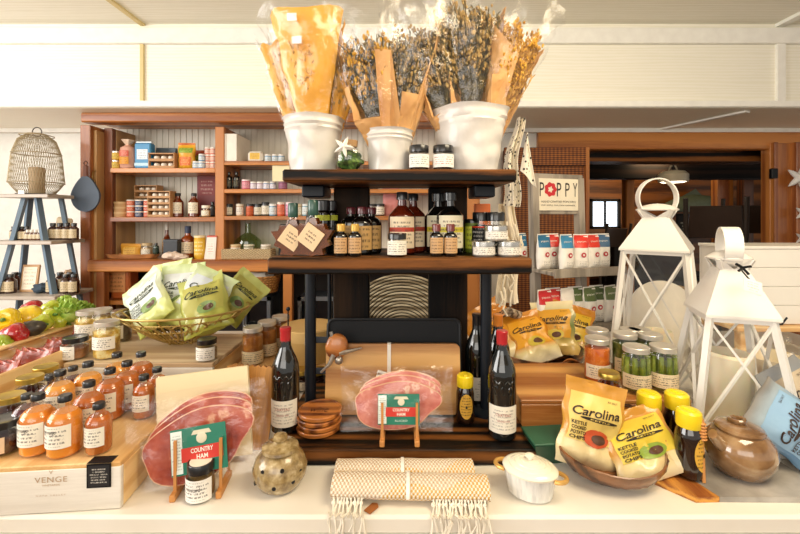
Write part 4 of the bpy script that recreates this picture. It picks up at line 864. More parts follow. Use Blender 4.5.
# ================================================================ base board goods
ZB1 = ZB+.001
def wine_b(cap, lab=True):
    def b():
        gm = plain('#0c0f0e', .06, coat=1, vary=.2, bump=0)
        o = [('glass_body', MB().lathe([(.034, .0), (.0385, .005), (.0385, .165), (.036, .185), (.029, .205), (.02, .224), (.0155, .238), (.0145, .28)], 32), gm),
             ('capsule', MB().lathe([(.0158, .222), (.0152, .228), (.0152, .278), (.016, .28), (.016, .287), (.014, .289), (0, .289)], 24), P(cap, .3, coat=.4))]
        if lab:
            o.append(('label', MB().patch(.0392, .022, .095, 2.3, a0=.0, seg=18), printed('#e7dfce', '#5a5248', 9, .45)))
            t_ = MB(); letter(t_, 'CHATEAU', .042, .0075, cyl_fn(.0398, .072)); letter(t_, 'CHATEAUNEUF-DU-PAPE' if False else 'GRAND VIN', .034, .005, cyl_fn(.0398, .056)); o.append(('label_lettering', t_, P('#a03c2c')))
            e = MB()
            for k in range(3): e.tube([(.039*math.sin(-.5+.5*k+.12*math.cos(a*PI/6)), -.039*math.cos(-.5+.5*k+.12*math.cos(a*PI/6)), .135+.012*math.sin(a*PI/6)) for a in range(12)], .0016, 5, close=True)
            e.tube([(.039*math.sin(-.7+.07*a), -.039*math.cos(-.7+.07*a), .158+.004*math.sin(a)) for a in range(21)], .0018, 5); o.append(('embossed_crest', e, gm))
        return o
    return b
d = 1.137; put('wr', wine_b('#b3242c'), 'wine_bottle', 'red-capped dark wine bottle beside the stacked coasters', 'bottle', (wx(285.5, d), d, ZB1), .05)
d = 1.105; put('wr', wine_b('#b3242c'), 'wine_bottle', 'red-capped dark wine bottle beside the small yellow-capped bottle', 'bottle', (wx(502, d), d, ZB1), -.15)
d = 1.29; put('wo', wine_b('#c8762a'), 'wine_bottle', 'orange-capped wine bottle behind a red-capped one', 'bottle', (wx(498, d), d, ZB1), -.3)
d = 1.3; put('wb', wine_b('#14161a'), 'wine_bottle', 'black-capped wine bottle mostly hidden behind the metal post', 'bottle', (wx(477, d), d, ZB1), .6)
# coasters
for k in range(4):
    t = thing('round_coaster', 'round %s wood coaster, %s of the stack of four' % (('dark', 'brown', 'light brown', 'engraved brown')[k], ('lowest', 'second from the bottom', 'third from the bottom', 'topmost')[k]), 'coaster', (wx(319.5, 1.14)+(-.003, .001, -.001, .002)[k], 1.14, ZB1+k*.0145), rz=k*.9 if k < 3 else 0)
    part('coaster_body', MB().lathe([(.055, 0), (.061, .003), (.062, .011), (.0605, .0135), (.056, .0135), (.054, .0115), (0, .0115)], 40), COASTW, t)
    if k == 3:
        m = MB(); fl = lambda dy: (lambda x, y: (x, y+dy, .012)); letter(m, 'wine', .05, .03, fl(-.004), shear=.3); letter(m, 'COUNTRY', .03, .008, fl(-.03)); part('burnt_lettering', m, P('#4a2210', .6), t)
# honey bottles
def honey_b():
    g = plain('#1c0d06', .08, coat=1, vary=.3, bump=0)
    def fn(u, v):
        x = (u-.5)*2; z = (v-.5)*2; q = math.sqrt(max(0, 1-0)); rr = .5
        return None
    o = [('glass_body', MB().lathe([(.024, 0), (.0285, .006), (.029, .02), (.027, .07), (.0268, .085), (.0235, .1), (.019, .108), (.018, .112)], 26), g),
         ('cap', MB().lathe([(.0235, .106), (.0248, .108), (.0248, .128), (.024, .137), (.020, .141), (0, .142)], 24), YELCAP), ('lid_ridge', MB().box((0, .0, .1425), (.01, .028, .003), bev=.001), YELCAP)]
    m = MB(); vs = [(0, -.0291, .055)]; fs = []
    for r_ in (1, 2, 3, 4):
        for k in range(26):
            a = 2*PI*k/26; an = .75*math.cos(a)*r_/4; z = .055+.036*math.sin(a)*r_/4; q = .0294-.002*(max(0, z-.02))/.05; vs.append((q*math.sin(an), -q*math.cos(an), z)); m.uvs[len(vs)-1] = (.5+.5*math.cos(a)*r_/4, .5+.5*math.sin(a)*r_/4)
    m.uvs[0] = (.5, .5)
    for k in range(26):
        fs.append((0, 1+k, 1+(k+1) % 26))
        for r_ in range(3): b = 1+r_*26; fs.append((b+k, b+26+k, b+26+(k+1) % 26, b+(k+1) % 26))
    m.v = vs; m.f = fs; o.append(('oval_label', m, printed('#d8a63a', '#4a2c10', 9, .8)))
    d_ = MB(); d_.patch(.0296, .05, .058, .2); o.append(('label_emblem', d_, P('#1c120a')))
    return o
d = 1.18; put('honey', honey_b, 'honey_bottle', 'yellow-capped dark honey bottle on the stand between ham pack and wine', 'bottle', (wx(465, d), d, ZB1), s=.98)
# black tray, cutting board, ribbon, turtle opener
t = thing('black_tray', 'matt black rounded tray leaning on the stand uprights behind the cutting board', 'tray', (wx(394, 1.3), 1.285, ZB1), rot=(-.12, 0, 0))
def rrect(w, h, r_, n_=6, z0=0):
    P_ = []
    for cx, cz, a0 in ((w/2-r_, h-r_, 0), (-w/2+r_, h-r_, PI/2), (-w/2+r_, r_, PI), (w/2-r_, r_, 1.5*PI)):
        for k in range(n_+1): a = a0+PI/2*k/n_; P_.append((cx+r_*math.cos(a), cz+r_*math.sin(a)+z0))
    return P_
part('tray_body', MB().prism(rrect(.43, .268, .02), -.008, .008), P('#0e0f12', .6, vary=.2, spec=.3), t, 30)
part('tray_rim', MB().tube([(x, -.008, z) for x, z in rrect(.43, .268, .02)], .005, 8, close=True), P('#17191c', .5, vary=.2), t)
CBT = thing('cutting_board', 'honey-coloured rectangular wooden cutting board tied with a ribbon', 'cutting board', (wx(393, 1.24), 1.225, ZB1), rot=(-.14, 0, 0))
part('board_body', MB().prism(rrect(.415, .208, .016), -.010, .010), ACACIA, CBT, 30)
m = MB().box((-.012, -.0115, .104), (.011, .002, .206)).box((-.012, .0115, .104), (.011, .002, .206)).box((-.012, 0, .209), (.011, .025, .002)); part('ribbon', m, P('#f0e8da', .6), CBT)
m = MB(); m.tube([(-.012, -.014, .118), (-.045, -.018, .128), (-.05, -.016, .114), (-.012, -.014, .112)], .005, 6); m.tube([(-.012, -.014, .116), (.03, -.02, .108), (.062, -.018, .106)], .0045, 6); m.tube([(-.012, -.015, .112), (-.04, -.02, .09), (-.036, -.018, .075)], .004, 6); m.ball((-.012, -.016, .115), .009, 10, 6)
part('ribbon_bow', m, P('#f3ece0', .6), CBT)
t = thing('paper_scroll', 'small white rolled paper tucked in the ribbon of the cutting board', 'scroll', (wx(404, 1.24), 1.22, ZB1+.125))
part('paper_roll', MB().lathe([(.008, -.04), (.0125, -.04), (.0125, .04), (.008, .04)], 16, Matrix.Translation((0, -.022, 0)) @ Matrix.Rotation(PI/2, 4, 'Y')), P('#f6f3ec', .6), t)
m = MB().prism([(-.012, -.01), (.01, -.014), (.016, .008), (-.004, .016)], -.001, .001); solo('hang_tag', 'small white tag dangling from the cutting board ribbon', 'tag', m, P('#f6f3ec'), (wx(370, 1.19), 1.19, ZB1+.075))
t = thing('turtle_bottle_opener', 'wood-shelled turtle bottle opener with silver flippers leaning on the cutting board', 'bottle opener', (wx(336, 1.21), 1.222, wz(347, 1.215)), rot=(-.14, .3, 0))
part('shell', MB().ball((0, 0, 0), .034, 20, 12, (1.0, .4, 1.15)), COASTW, t)
SIL = plain('#b5aca0', .3, .8, bump=1)
def flip(pts_, r0, r1): return MB().tube(pts_, r0, 8, r2=r1)
part('flipper', flip([(.015, -.004, -.016), (.04, -.006, -.002), (.075, -.006, .018)], .009, .003), SIL, t); part('flipper', flip([(-.0, -.004, -.025), (-.004, -.006, -.055), (-.022, -.006, -.085)], .009, .003), SIL, t)
part('head', MB().ball((.02, -.006, -.036), .012, 12, 8, (1, .7, 1.1)), SIL, t); part('hook_stem', MB().tube([(-.02, 0, .02), (-.03, 0, .036)], .006), SIL, t)
# ham packs on little easels
HAM = food('cured_ham', [(.3, '#b8564a'), (.45, '#cb7364'), (.58, '#d98c7c'), (.63, '#efc9b2'), (.68, '#d8897a')], 22, .25, .5, .3, 6)
HAMR = food('red_cured_ham', [(.3, '#7e2415'), (.45, '#a8422c'), (.58, '#bf5c42'), (.64, '#e0a583'), (.69, '#c1624a')], 18, .25, .5, .3, 6)
FAT = P('#dba884', .4, coat=.4)
def ham_out(w, h, n_=36, k=0):
    o = []
    for i in range(n_):
        a = 2*PI*i/n_; r_ = 1-.1*math.cos(2*a+.6+k)+.05*math.sin(3*a+k)+.03*math.sin(5*a+2*k); o.append((w/2*r_*math.cos(a), h/2*r_*math.sin(a)))
    return o
def ham_pack(t, w, h, ham, hx=0, hz=0, angle=0):
    for i, (dx, dz, rr, y) in enumerate(((.012, h*.17, .92, .010), (.006, h*.1, .95, .005), (0, 0, 1, 0))):
        M_ = Matrix.Translation((hx+dx, y, h*.41+hz+dz)) @ Matrix.Rotation(-angle, 4, 'Y')
        ol = ham_out(w*.8*rr, h*.66*rr, k=i*.15)
        part('ham_slice', MB().prism([(x, z) for x, z in ol], -.0022, .0022, M_), ham, t, 25)
        part('fat_rim', MB().tube([(x, -.0005, z) for x, z in ol], 0.0021, 6, M_, close=True), FAT, t)
    def f(side):
        return lambda u, v: ((u-.5)*w*(1+.02*math.sin(v*9)), side*(.008+.016*max(0, (1-abs(2*u-1)**2)*(1-abs(2*v-1)**2))**.5)+rough((u*.4, side, v*.3), 16, 3)*.006+rough((u*.4, side, v*.3), 40, 3)*.003, v*h)
    part('plastic_film', MB().grid(f(-1), 30, 22), FILM, t); part('plastic_film', MB().grid(f(1), 20, 14), FILM, t)
def ham_label(t, w, h, cx, cz, y, M_=Matrix()):
    G = P('#1f7a62', .35, coat=.3)
    part('green_label', MB().box((cx, y, cz), (w, .002, h), M_, bev=.0005), G, t)
    part('red_banner', MB().box((cx+w*.06, y-.0015, cz-h*.08), (w*.74, .001, h*.3), M_), P('#d0382c', .35), t)
    part('barcode_strip', MB().panel(w*.2, h*.92, (cx-w*.39, y-.0016, cz), M_), printed('#e2ece6', '#2a3a34', 14, .5), t)
    m = MB(); fn = lambda dz: (lambda x, y_: (cx+w*.06+x, y-.0026, cz+dz+y_)); letter(m, 'COUNTRY', w*.4, h*.1, fn(-h*.01), M_, bold=.02); letter(m, 'HAM', w*.2, h*.1, fn(-h*.15), M_, bold=.02); part('label_lettering', m, P('#f6eee0'), t)
    m = MB().ball((cx+w*.06, y-.0018, cz+h*.24), h*.12, 14, 8, (1, .12, 1)); m.prism([(cx-w*.12, cz+h*.33), (cx+w*.24, cz+h*.33), (cx+w*.2, cz+h*.42), (cx-w*.08, cz+h*.42)], y-.002, y-.001, M_); part('emblem', m, P('#dcd6bc', .5), t)
    m = MB(); letter(m, 'FULLY COOKED' if False else 'SLICED', w*.3, h*.06, fn(-h*.36), M_); part('small_lettering', m, P('#d8e6dc'), t)
EASW = P('#c98a4a', .5)
def easel(label, x, y, z, w, h, yaw=0, tilt=.2):
    t = thing('plate_easel', label, 'easel', (x, y, z), rz=yaw)
    for sx in (-1, 1):
        part('upright', MB().bar((sx*w/2, .006, .004), (sx*w/2, .006+h*math.tan(tilt)*.0+.0, h), .0065, .005), EASW, t)
        part('foot', MB().box((sx*w/2, .03, .008), (.013, .085, .016), bev=.002), EASW, t)
        part('back_leg', MB().bar((sx*w/2, .066, .014), (sx*w/2, .05, h*.9), .0065, .005), EASW, t)
    part('crossbar', MB().bar((-w/2, .052, h*.75), (w/2, .052, h*.75), .006, .005), EASW, t); return t
x0 = wx(397, 1.07); easel('small wooden easel holding the ham pack on the stand', x0+.007, 1.055, ZB1, .092, .108)
t = thing('ham_pack', 'plastic pack of pink sliced country ham in front of the cutting board', 'ham pack', (wx(396.5, 1.10), 1.084, ZB1+.017), rot=(-.16, 0, 0))
ham_pack(t, .305, .175, HAM); ham_label(t, .112, .078, .006, .066, -.021)
x0 = wx(203, .935)
easel('small wooden easel holding the big ham pack on the counter', x0-.005, .918, ZTM, .1, .13, yaw=.12)
t = thing('ham_pack', 'plastic pack of deep red sliced country ham leaning beside the crate', 'ham pack', (x0-.01, .94, ZTM+.017), rot=(-.2, -.13, .12))
ham_pack(t, .335, .215, HAMR, angle=.15); ham_label(t, .125, .1, .012, .082, -.024)
# boards behind the big ham pack
t = thing('cream_board', 'plain cream rectangular board leaning behind the red ham pack', 'board', (wx(210, 1.06), 1.04, ZTM+.012), rot=(-.16, -.1, .1))
part('board_body', MB().prism(rrect(.235, .222, .004), -.006, .006), P('#efdcb0', .5, vary=.05), t, 20)
t = thing('serrated_board', 'striped wooden board with notched top edge behind the cream board', 'board', (wx(248, 1.10), 1.11, ZTM+.002), rot=(-.16, .1, .1))
ol = [(-.09, 0), (.05, 0), (.05, .215)]+[(.05-.008*k, .217+(.005 if k % 2 else 0)) for k in range(1, 17)]+[(-.09, .215)]
part('board_body', MB().prism(ol, -.008, .008), ACACIAZ, t, 20)

# ================================================================ front of the counter
def smalljar_label_text(): return None
p = gp(201, 506, ZT, .031); put('frontjar', jar(.0315, .083, food('mustard', [(.3, '#5a4424'), (.7, '#8f6f3c')], 60, .3, .5, .4), BLACKCAP, '#f3efe6', lh=.017, l0=.06, l1=.66, arc=2.6, texts=(('mustard', .032, .009, .035),)), 'mustard_jar', 'squat jar with white-topped black lid in front of the easel on the counter', 'jar', (p[0], p[1], ZTM), -.1)
solo('lid_sticker', 'round white sticker topping the squat mustard jar lid', 'sticker', MB().lathe([(0, 0), (.024, 0), (.024, .0008), (0, .0008)], 28), P('#efe8d4'), (p[0], p[1], ZTM+.0822))
# pottery jar with holes
p = gp(279, 503, ZT, .05)
t = thing('garlic_keeper', 'speckled brown pottery garlic jar with round holes and a knobbed lid', 'jar', (p[0], p[1]+.01, ZTM))
POT = food('speckled_glaze', [(.3, '#6a5230'), (.5, '#9a8254'), (.65, '#b9a377'), (.8, '#d8cba8')], 55, .25, .7, .3)
part('jar_body', MB().lathe([(.035, 0), (.05, .008), (.062, .03), (.064, .048), (.056, .07), (.042, .085), (.036, .088), (.03, .084), (0, .08)], 36, sy=.95), POT, t)
part('lid', MB().lathe([(0, .084), (.038, .086), (.044, .09), (.042, .096), (.02, .102), (.012, .106), (.017, .112), (.016, .12), (.008, .124), (0, .124)], 30), POT, t)
for a, z in ((-.45, .062), (.35, .066), (.05, .03), (1.1, .05), (-1.2, .05), (.75, .036), (-.9, .028)):
    q = .0615*math.cos(0) if z < .055 else .0585; M_ = Matrix.Translation((q*math.sin(a), -q*.95*math.cos(a), z)) @ Matrix.Rotation(a, 4, 'Z') @ Matrix.Rotation(PI/2, 4, 'X'); part('air_hole', MB().lathe([(0, -.004), (.0046, -.004), (.0046, .0012), (0, .0012)], 12, M_), P('#120c08', .8), t)

# towels
WV = NT('basket_weave'); v = WV.obj(); s_ = WV.add('SeparateXYZ'); WV.put(s_.inputs[0], WV.uv())
a_ = WV.math('SINE', WV.math('MULTIPLY', s_.outputs[0], 250.)); b_ = WV.math('SINE', WV.math('MULTIPLY', s_.outputs[1], 110.)); pr_ = WV.math('MULTIPLY', a_, b_)
f_ = WV.math('MULTIPLY_ADD', pr_, .5, .5); big = WV.noise(v, 6, 1)
cl = WV.mix(WV.math('GREATER_THAN', pr_, 0.), hexc('#f0e6d2'), WV.mix(WV.math('MULTIPLY', WV.math('GREATER_THAN', big, .52), 1.), hexc('#d3b696'), hexc('#d9a85c')))
WEAVE = WV.pr(cl, .9, normal=WV.bump(f_, .9, .003))
FR = P('#efe6d4', .9, bump=.6)
def towel(label, x, y, L, r_, yaw, seed, fringe):
    y_edge = lambda xx: (.889-y)-xx*yaw*0-.029
    t = thing('rolled_towel', label, 'towel', (x, y, ZTM+r_*.8+.002), rz=yaw)
    def fn(u, v):
        a = 2*PI*v*1.12; rr = r_*(1-.05*v)*(1+.05*noise.noise(Vector((u*5, math.cos(a), math.sin(a)))*1.3+Vector((seed, 0, 0)))); return ((u-.5)*L, -rr*math.cos(a)*1.35, rr*math.sin(a)*.8)
    part('woven_roll', MB().grid(fn, 70, 36, uv=True), WEAVE, t, 60)
    for s_ in (-1, 1):
        m = MB(); m.tube([(s_*(L/2-.001), (r_*.95-.0042*a/3)*1.25*math.cos(a*.5), (r_*.95-.0042*a/3)*.76*math.sin(a*.5)) for a in range(14)], .0035, 5)
        m.lathe([(0, s_*(L/2-.006)), (r_*.93, s_*(L/2-.006))], 20, Matrix.Rotation(PI/2, 4, 'Y'), sx=.78, sy=1.3)
        part('roll_end_edge', m, P('#e3d3b8', .9), t)
    q = random.Random(seed)
    for s0, s1, n_, ln in fringe:
        m = MB()
        for k in range(n_):
            x_ = s0+(s1-s0)*(k+.3*q.random())/n_; e = x_+q.uniform(-.02, .02)
            yf = -r_*1.36; pts_ = [(x_, yf*.98, -r_*.1), (x_, yf-.004, -r_*.45), (x_*.8+e*.2, yf-.022, -r_*.8+.003), (x_*.4+e*.6, yf-.022-ln*.5, -r_*.8+.004)]+([(e, yf-.022-ln, -r_*.8+.004)] if ln < .012 else [(e, y_edge(e)-.001, -r_*.8+.003), (e+.004, y_edge(e)-.008, -r_*.8-.012), (e+.007*math.sin(k), y_edge(e)-.009, -r_*.8-.012-ln*q.uniform(.5, 1.2))])
            m.tube(pts_, .0016, 5); m.tube([(a+.004*math.sin(i*2+k), b+.001, c) for i, (a, b, c) in enumerate(pts_)], .0013, 4)
        for k in range(0, n_, 2): m.ball((s0+(s1-s0)*k/n_, -r_*1.38-.002, -r_*.45), .0045, 7, 5)
        part('fringe', m, FR, t)
    part('ribbon_tie', MB().slab(lambda u, v: (-.005+.008*(u-.5), -(r_+.0015)*math.cos(PI*(1.1*v-.05))*1.36, (r_+.0015)*math.sin(PI*(1.1*v-.05))*.82), 2, 20, .001), P('#f6f0e6', .6), t)
    return t
towel('woven beige and white rolled hand towel lying against the stand base', wx(406, 1.0)-.004, .982, .335, .026, 0, 3, [])
towel('woven beige and white rolled towel with long fringe at the counter edge', wx(411, .925)-.002, .921, .355, .028, -.03, 8, [(-.17, -.1, 9, .035), (.05, .17, 17, .03)])
for x, y, a, lab in ((wx(372, .885), .862+.02, .9, 'brown leather tag lying by the fringe of the front towel'), (wx(481, .99), .985, -.4, 'brown leather tag poking out beside the back towel')):
    m = MB().prism([(-.016, -.009), (.012, -.009), (.018, 0), (.012, .009), (-.016, .009)], -.001, .001, Matrix.Rotation(-PI/2, 4, 'X')); solo('leather_tag', lab, 'tag', m, P('#9a5c2a', .6), (x, y, ZTM+.002), rz=a)
# dutch oven
p = gp(530, 507, ZT, .046)
t = thing('mini_dutch_oven', 'small oval cream enamel casserole with gold handles', 'casserole', (p[0], p[1], ZTM), rz=-.45)
n = NT('streaked_enamel'); v = n.noise(n.map(n.obj(), (60, 60, 8)), 1.5, 3); ENB = n.pr(n.ramp(v, [(.35, hexc('#d3d2cc')), (.55, hexc('#edebe4'))]), .25, coat=.6)
part('pot_body', MB().lathe([(.038, 0), (.045, .005), (.052, .05), (.053, .056), (.049, .056), (.045, .02), (0, .015)], 44, sx=1.12, sy=.92), ENB, t)
ENL = P('#f2ebd6', .3, coat=.6, vary=.04)
part('lid', MB().lathe([(.055, .056), (.056, .06), (.052, .065), (.044, .068), (.0425, .0665), (.041, .069), (.033, .0725), (.0315, .071), (.030, .0735), (.021, .0765), (.0195, .075), (.018, .077), (.006, .078), (0, .078)], 44, sx=1.12, sy=.92), ENL, t)
part('lid_knob', MB().lathe([(.005, .077), (.005, .081), (.01, .084), (.01, .089), (.006, .091), (0, .091)], 20), ENL, t)
for s_ in (-1, 1): part('handle', MB().tube([(s_*(.055+.025*math.sin(a*PI/10)), -.02*math.cos(a*PI/10), .052) for a in range(11)], .005, 8), P('#d9a95a', .3, .4), t)
# ================================================================ crates, bottles and jars at the window end
VX, VY, VR = -.806, 1.075, .09
t = thing('wine_crate', 'pine wine crate with printed front, carrying the juice bottles', 'crate', (VX, VY, ZTM), rz=VR)
VW, VD, VH = .345, .42, .104
part('top_panel', MB().box((0, 0, VH-.006), (VW-.002, VD-.002, .012), bev=.002), CRATE, t)
part('front_panel', MB().box((0, -VD/2+.006, VH/2-.004), (VW, .012, VH-.010), bev=.002), WHITEWOOD, t)
part('back_panel', MB().box((0, VD/2-.006, VH/2-.004), (VW, .012, VH-.010), bev=.002), CRATEX, t)
for s_ in (-1, 1): part('side_panel', MB().box((s_*(VW/2-.006), 0, VH/2-.006), (.012, VD-.026, VH-.013), bev=.002), CRATE, t)
INKB = P('#b89a78', .7)
m = MB(); fn = lambda dx, z: (lambda x, y: (x+dx, -VD/2-.0012, z+y)); letter(m, 'VENGE', .066, .012, fn(.03, .074), spacing=1.1); letter(m, 'VINEYARDS', .036, .004, fn(.03, .062)); letter(m, 'V', .008, .008, fn(.03, .09)); letter(m, 'N A P A   V A L L E Y', .06, .003, fn(.03, .04)); part('printed_lettering', m, INKB, t)
part('top_sticker', MB().box((.128, -VD/2+.012, VH+.0006), (.05, .026, .001)), BLACK, t)
part('front_sticker', MB().box((.128, -VD/2-.0012, VH-.027), (.05, .0014, .052)), BLACK, t); part('sticker_print', MB().panel(.044, .046, (.128, -VD/2-.0022, VH-.027)), printed('#1b1c1f', '#cfcabf', 8, .8), t)
ZV = ZTM+VH+.001
def vp(px, py, r_): return gp(px, py, ZV, r_)
JO = lambda nm, a, b: food(nm, [(.3, a), (.7, b)], 9, .25, .3, 0)
OR1 = JO('orange_juice', '#d8741a', '#f09a30'); OR2 = JO('mango_juice', '#e08a2c', '#f4b050'); AM1 = JO('amber_tea', '#a84c18', '#d47c32'); RD1 = JO('berry_juice', '#3a0f18', '#6a1e28')
def juice(c): return flask(.0345, .133, c, BLACKCAP, '#f4eedd', shoulder=.68, neck=.33, cap_h=.014, l=(.2, .58), arc=2.7, rows=6, fill=.77, texts=(('orange mango', .042, .008, .062),) if c in (OR1, OR2) else (('peach tea', .034, .007, .062),), capr=.0135)
def juice_s(c): return flask(.027, .112, c, BLACKCAP, '#f4eedd', shoulder=.7, neck=.42, cap_h=.013, l=(.2, .58), arc=2.7, rows=6, fill=.78, capr=.0125)
BL = [(38, 460, 'big', OR1, 'orange', 'with cloudy sediment, over the printed crate name'), (65, 462, 'big', OR1, 'orange', 'at the crate front beside the small peach one'), (99, 458, 'small', AM1, 'peach', 'alone by the black crate sticker'),
      (89, 442, 'big', AM1, 'amber', 'directly behind the small peach bottle'), (60, 427, 'big', OR2, 'light orange', 'behind the two big orange ones'), (110, 424, 'big', AM1, 'amber', 'in the diagonal line, third from the small peach one'),
      (127, 414, 'big', AM1, 'deep amber', 'in the diagonal line next to the crate edge pair'), (144, 421, 'small', AM1, 'peach', 'nearer of the two at the crate side edge'), (157, 411, 'small', AM1, 'peach', 'further of the two at the crate side edge'),
      (88, 415, 'big', OR2, 'pale yellow-orange', 'in the middle of the crowd on the crate'), (117, 402, 'big', OR2, 'pale orange', 'in the last line before the white crate'), (141, 401, 'big', AM1, 'amber', 'last in line before the white crate'),
      (27, 449, 'berry', RD1, 'dark berry', 'between gold-lidded jars and orange bottles'), (50, 424, 'berry', RD1, 'dark berry', 'behind the pair of orange bottles'), (73, 412, 'berry', RD1, 'dark berry', 'deep in the crowd of bottles')]
used = []
for px, py, k, c, cn, tx in BL:
    r_ = .027 if k == 'small' else .0345
    if k == 'berry': r_ = .03
    p = list(vp(px, py, r_)); used.append((p[0], p[1], r_))
    bl = juice_s(c) if k == 'small' else juice(c) if k == 'big' else juice(c)
    put('j'+k+c.name, bl, 'juice_bottle', '%s %sjuice bottle %s' % (cn, 'small ' if k == 'small' else '', tx), 'bottle', (p[0], p[1], ZV), -.35, s=.87 if k == 'berry' else 1)
for px, py, tx, k in ((4, 460, 'at the crate corner', 0), (10, 437, 'behind the corner jar', 1), (30, 413, 'third back along the bin', 1), (46, 400, 'furthest back along the bin', 1)):
    r_ = .036; p = vp(px, py, r_)
    put('pres%d' % k, jar(.034 if k else .036, .088 if k else .075, food('dark_cherries', [(.3, '#1e0a10'), (.7, '#4a1c1e')], 30, .2, .8, .5), GOLDLID if k else BLACKCAP, '#e6c8a4' if not k else '#efe6d4', lh=.012, l0=.12, l1=.6, arc=2.4), 'cherry_jar', 'dark preserve jar with %s lid, %s' % ('gold' if k else 'black', tx), 'jar', (p[0], p[1], ZV), -.4)
# produce and charcuterie bins
BX = -1.155
t = thing('produce_bin', 'long pale wood bin split lengthwise into produce and meat troughs', 'bin', (BX-.36, 1.33, ZTM))
y0, y1 = -.42, .52; hz_ = 1.046-ZTM
for nm, x, h_ in (('side_board', .355, hz_), ('divider_board', .147, hz_), ('side_board', -.47, hz_+.0)):
    part(nm, MB().box((x, 0, h_/2), (.016, y1-y0, h_), bev=.003), CRATE, t)
part('bottom_board', MB().box((-.06, 0, .035), (.80, y1-y0-.03, .012)), CRATE, t); part('end_board', MB().box((-.06, y0+.008, hz_/2), (.814, .014, hz_), bev=.002), CRATEX, t); part('end_board', MB().box((-.06, y1-.008, hz_/2), (.814, .014, hz_), bev=.002), CRATEX, t)
part('rim_lip', MB().box((.135, 0, hz_+.005), (.05, y1-y0, .01), bev=.003), CRATE, t)
part('liner', MB().slab(lambda u, v: (-.46+.59*u, y0+.02+(y1-y0-.04)*v, hz_-.1+.01*noise.noise(Vector((u*6, v*9, 0)))), 14, 18, .004), KRAFTP, t)
part('meat_tray_liner', MB().slab(lambda u, v: (.16+.18*u, y0+.02+(y1-y0-.04)*v, hz_-.11+.006*noise.noise(Vector((u*6, v*9, 3)))), 8, 18, .004), KRAFTP, t)
ZR = 1.046
def pepper_b(c, c2=None, long=False):
    def b():
        mt = food('pepper_'+c.strip('#'), [(.3, c), (.7, c2 or c)], 8, .15, 1, .05, 2); m = MB(); vs = []; fs = []; sg, rg = 36, 16
        for i in range(rg+1):
            th = PI*i/rg
            for k in range(sg):
                a = 2*PI*k/sg; r_ = math.sin(th)**.8*(1-.13*abs(math.cos(2*a))**.6*0-.14*(.5-.5*math.cos(4*a))**3)*(1+.15*math.cos(th)); z = math.cos(th); z -= .28*max(0, 1-r_*2.2)*(z > 0)
                vs.append((.045*r_*math.cos(a), .045*r_*math.sin(a), .047*z))
        for i in range(rg):
            for k in range(sg): fs.append((i*sg+k, (i+1)*sg+k, (i+1)*sg+(k+1) % sg, i*sg+(k+1) % sg))
        m.add(vs, fs)
        return [('pepper_body', m, mt), ('stem', MB().tube([(0, 0, .025), (.002, 0, .045), (.01, 0, .059)], .007, 8, r2=.005).lathe([(0, .028), (.018, .031), (.012, .037), (0, .039)], 10), P('#4f7a2a', .5))]
    return b
def veg(key, b, nm, label, cat, px, py, d, s=1, rot=(0, 0, 0), zmin=None): return put(key, b, nm, label, cat, (wx(px, d), d, wz(py, d)), rot=rot, s=s)
veg('py', pepper_b('#f2c70e', '#f9dc2c'), 'yellow_pepper', 'yellow bell pepper with its green stem facing out, at the bin end', 'pepper', 6, 322, 1.53, 1.15, (1.1, .5, .3)); veg('py', None, 'yellow_pepper', 'yellow bell pepper showing its smooth side, next to the stemmed one', 'pepper', 29, 317, 1.62, 1.1, (2.2, .6, 1.1))
veg('pr', pepper_b('#a51420', '#c8202a'), 'red_pepper', 'glossy dark red pepper below the two yellow peppers', 'pepper', 15, 334, 1.47, .95, (1.9, .3, .5)); veg('pr', None, 'red_pepper', 'red pepper peeping out behind the smooth yellow one', 'pepper', 33, 309, 1.74, .9, (1.8, .3, .2))
veg('pg', pepper_b('#8fae2a', '#b8cc48'), 'green_pepper', 'yellow-green pepper lowest in the produce bin', 'pepper', 1, 345, 1.42, .85, (1.6, .2, .4))
veg('av', lambda: [('avocado_body', MB().lathe([(0, -.045), (.022, -.039), (.036, -.015), (.033, .01), (.02, .035), (.01, .045), (0, .047)], 24), food('avocado_skin', [(.3, '#1f1a14'), (.7, '#4a4030')], 60, .5, .3, 1))], 'avocado', 'dark avocado lying against the red pepper', 'avocado', 32, 329, 1.52, .95, (0, 1.3, .4))
for i, (px, py, d, s_, ro) in enumerate(((42, 323, 1.58, .8, (1.5, .3, .9)), (51, 318, 1.63, .85, (.6, .9, .2)), (60, 321, 1.64, .7, (2, .4, 2)), (51, 309, 1.72, .85, (1.4, .3, 1)), (42, 313, 1.72, .65, (.4, 1.2, 1)))):
    veg('pl', pepper_b('#a8b828', '#d6d850'), 'light_green_pepper', 'yellow-green pepper in the heap beside the leafy head, %s' % ('lowest, touching the avocado', 'in the middle of the heap', 'nearest the wooden rim', 'topmost of the heap', 'smallest, under the red pepper')[i], 'pepper', px, py, d, s_, ro)
def leafy_b():
    m = MB(); q = random.Random(5)
    for i in range(34):
        a = q.uniform(0, 2*PI); el = q.uniform(.1, 1.35); r_ = .055; dr = Vector((math.cos(a)*math.cos(el), math.sin(a)*math.cos(el), math.sin(el))); tn = dr.cross(Vector((0, 0, 1))).normalized(); up = tn.cross(dr)
        m.slab(lambda u, v: tuple(dr*(r_*.5+r_*.55*v+.008*math.sin(u*8+i))+tn*(u-.5)*.05*math.sin(PI*(.25+.6*v))+up*(.02*v*v)+Vector((0, 0, .02))), 5, 5, .002)
    m.ball((0, 0, .02), .04, 14, 8); return [('leaves', m, food('leafy_green', [(.3, '#6f9a2a'), (.55, '#a3c24a'), (.75, '#d3dd84')], 25, .5, .2, .5))]
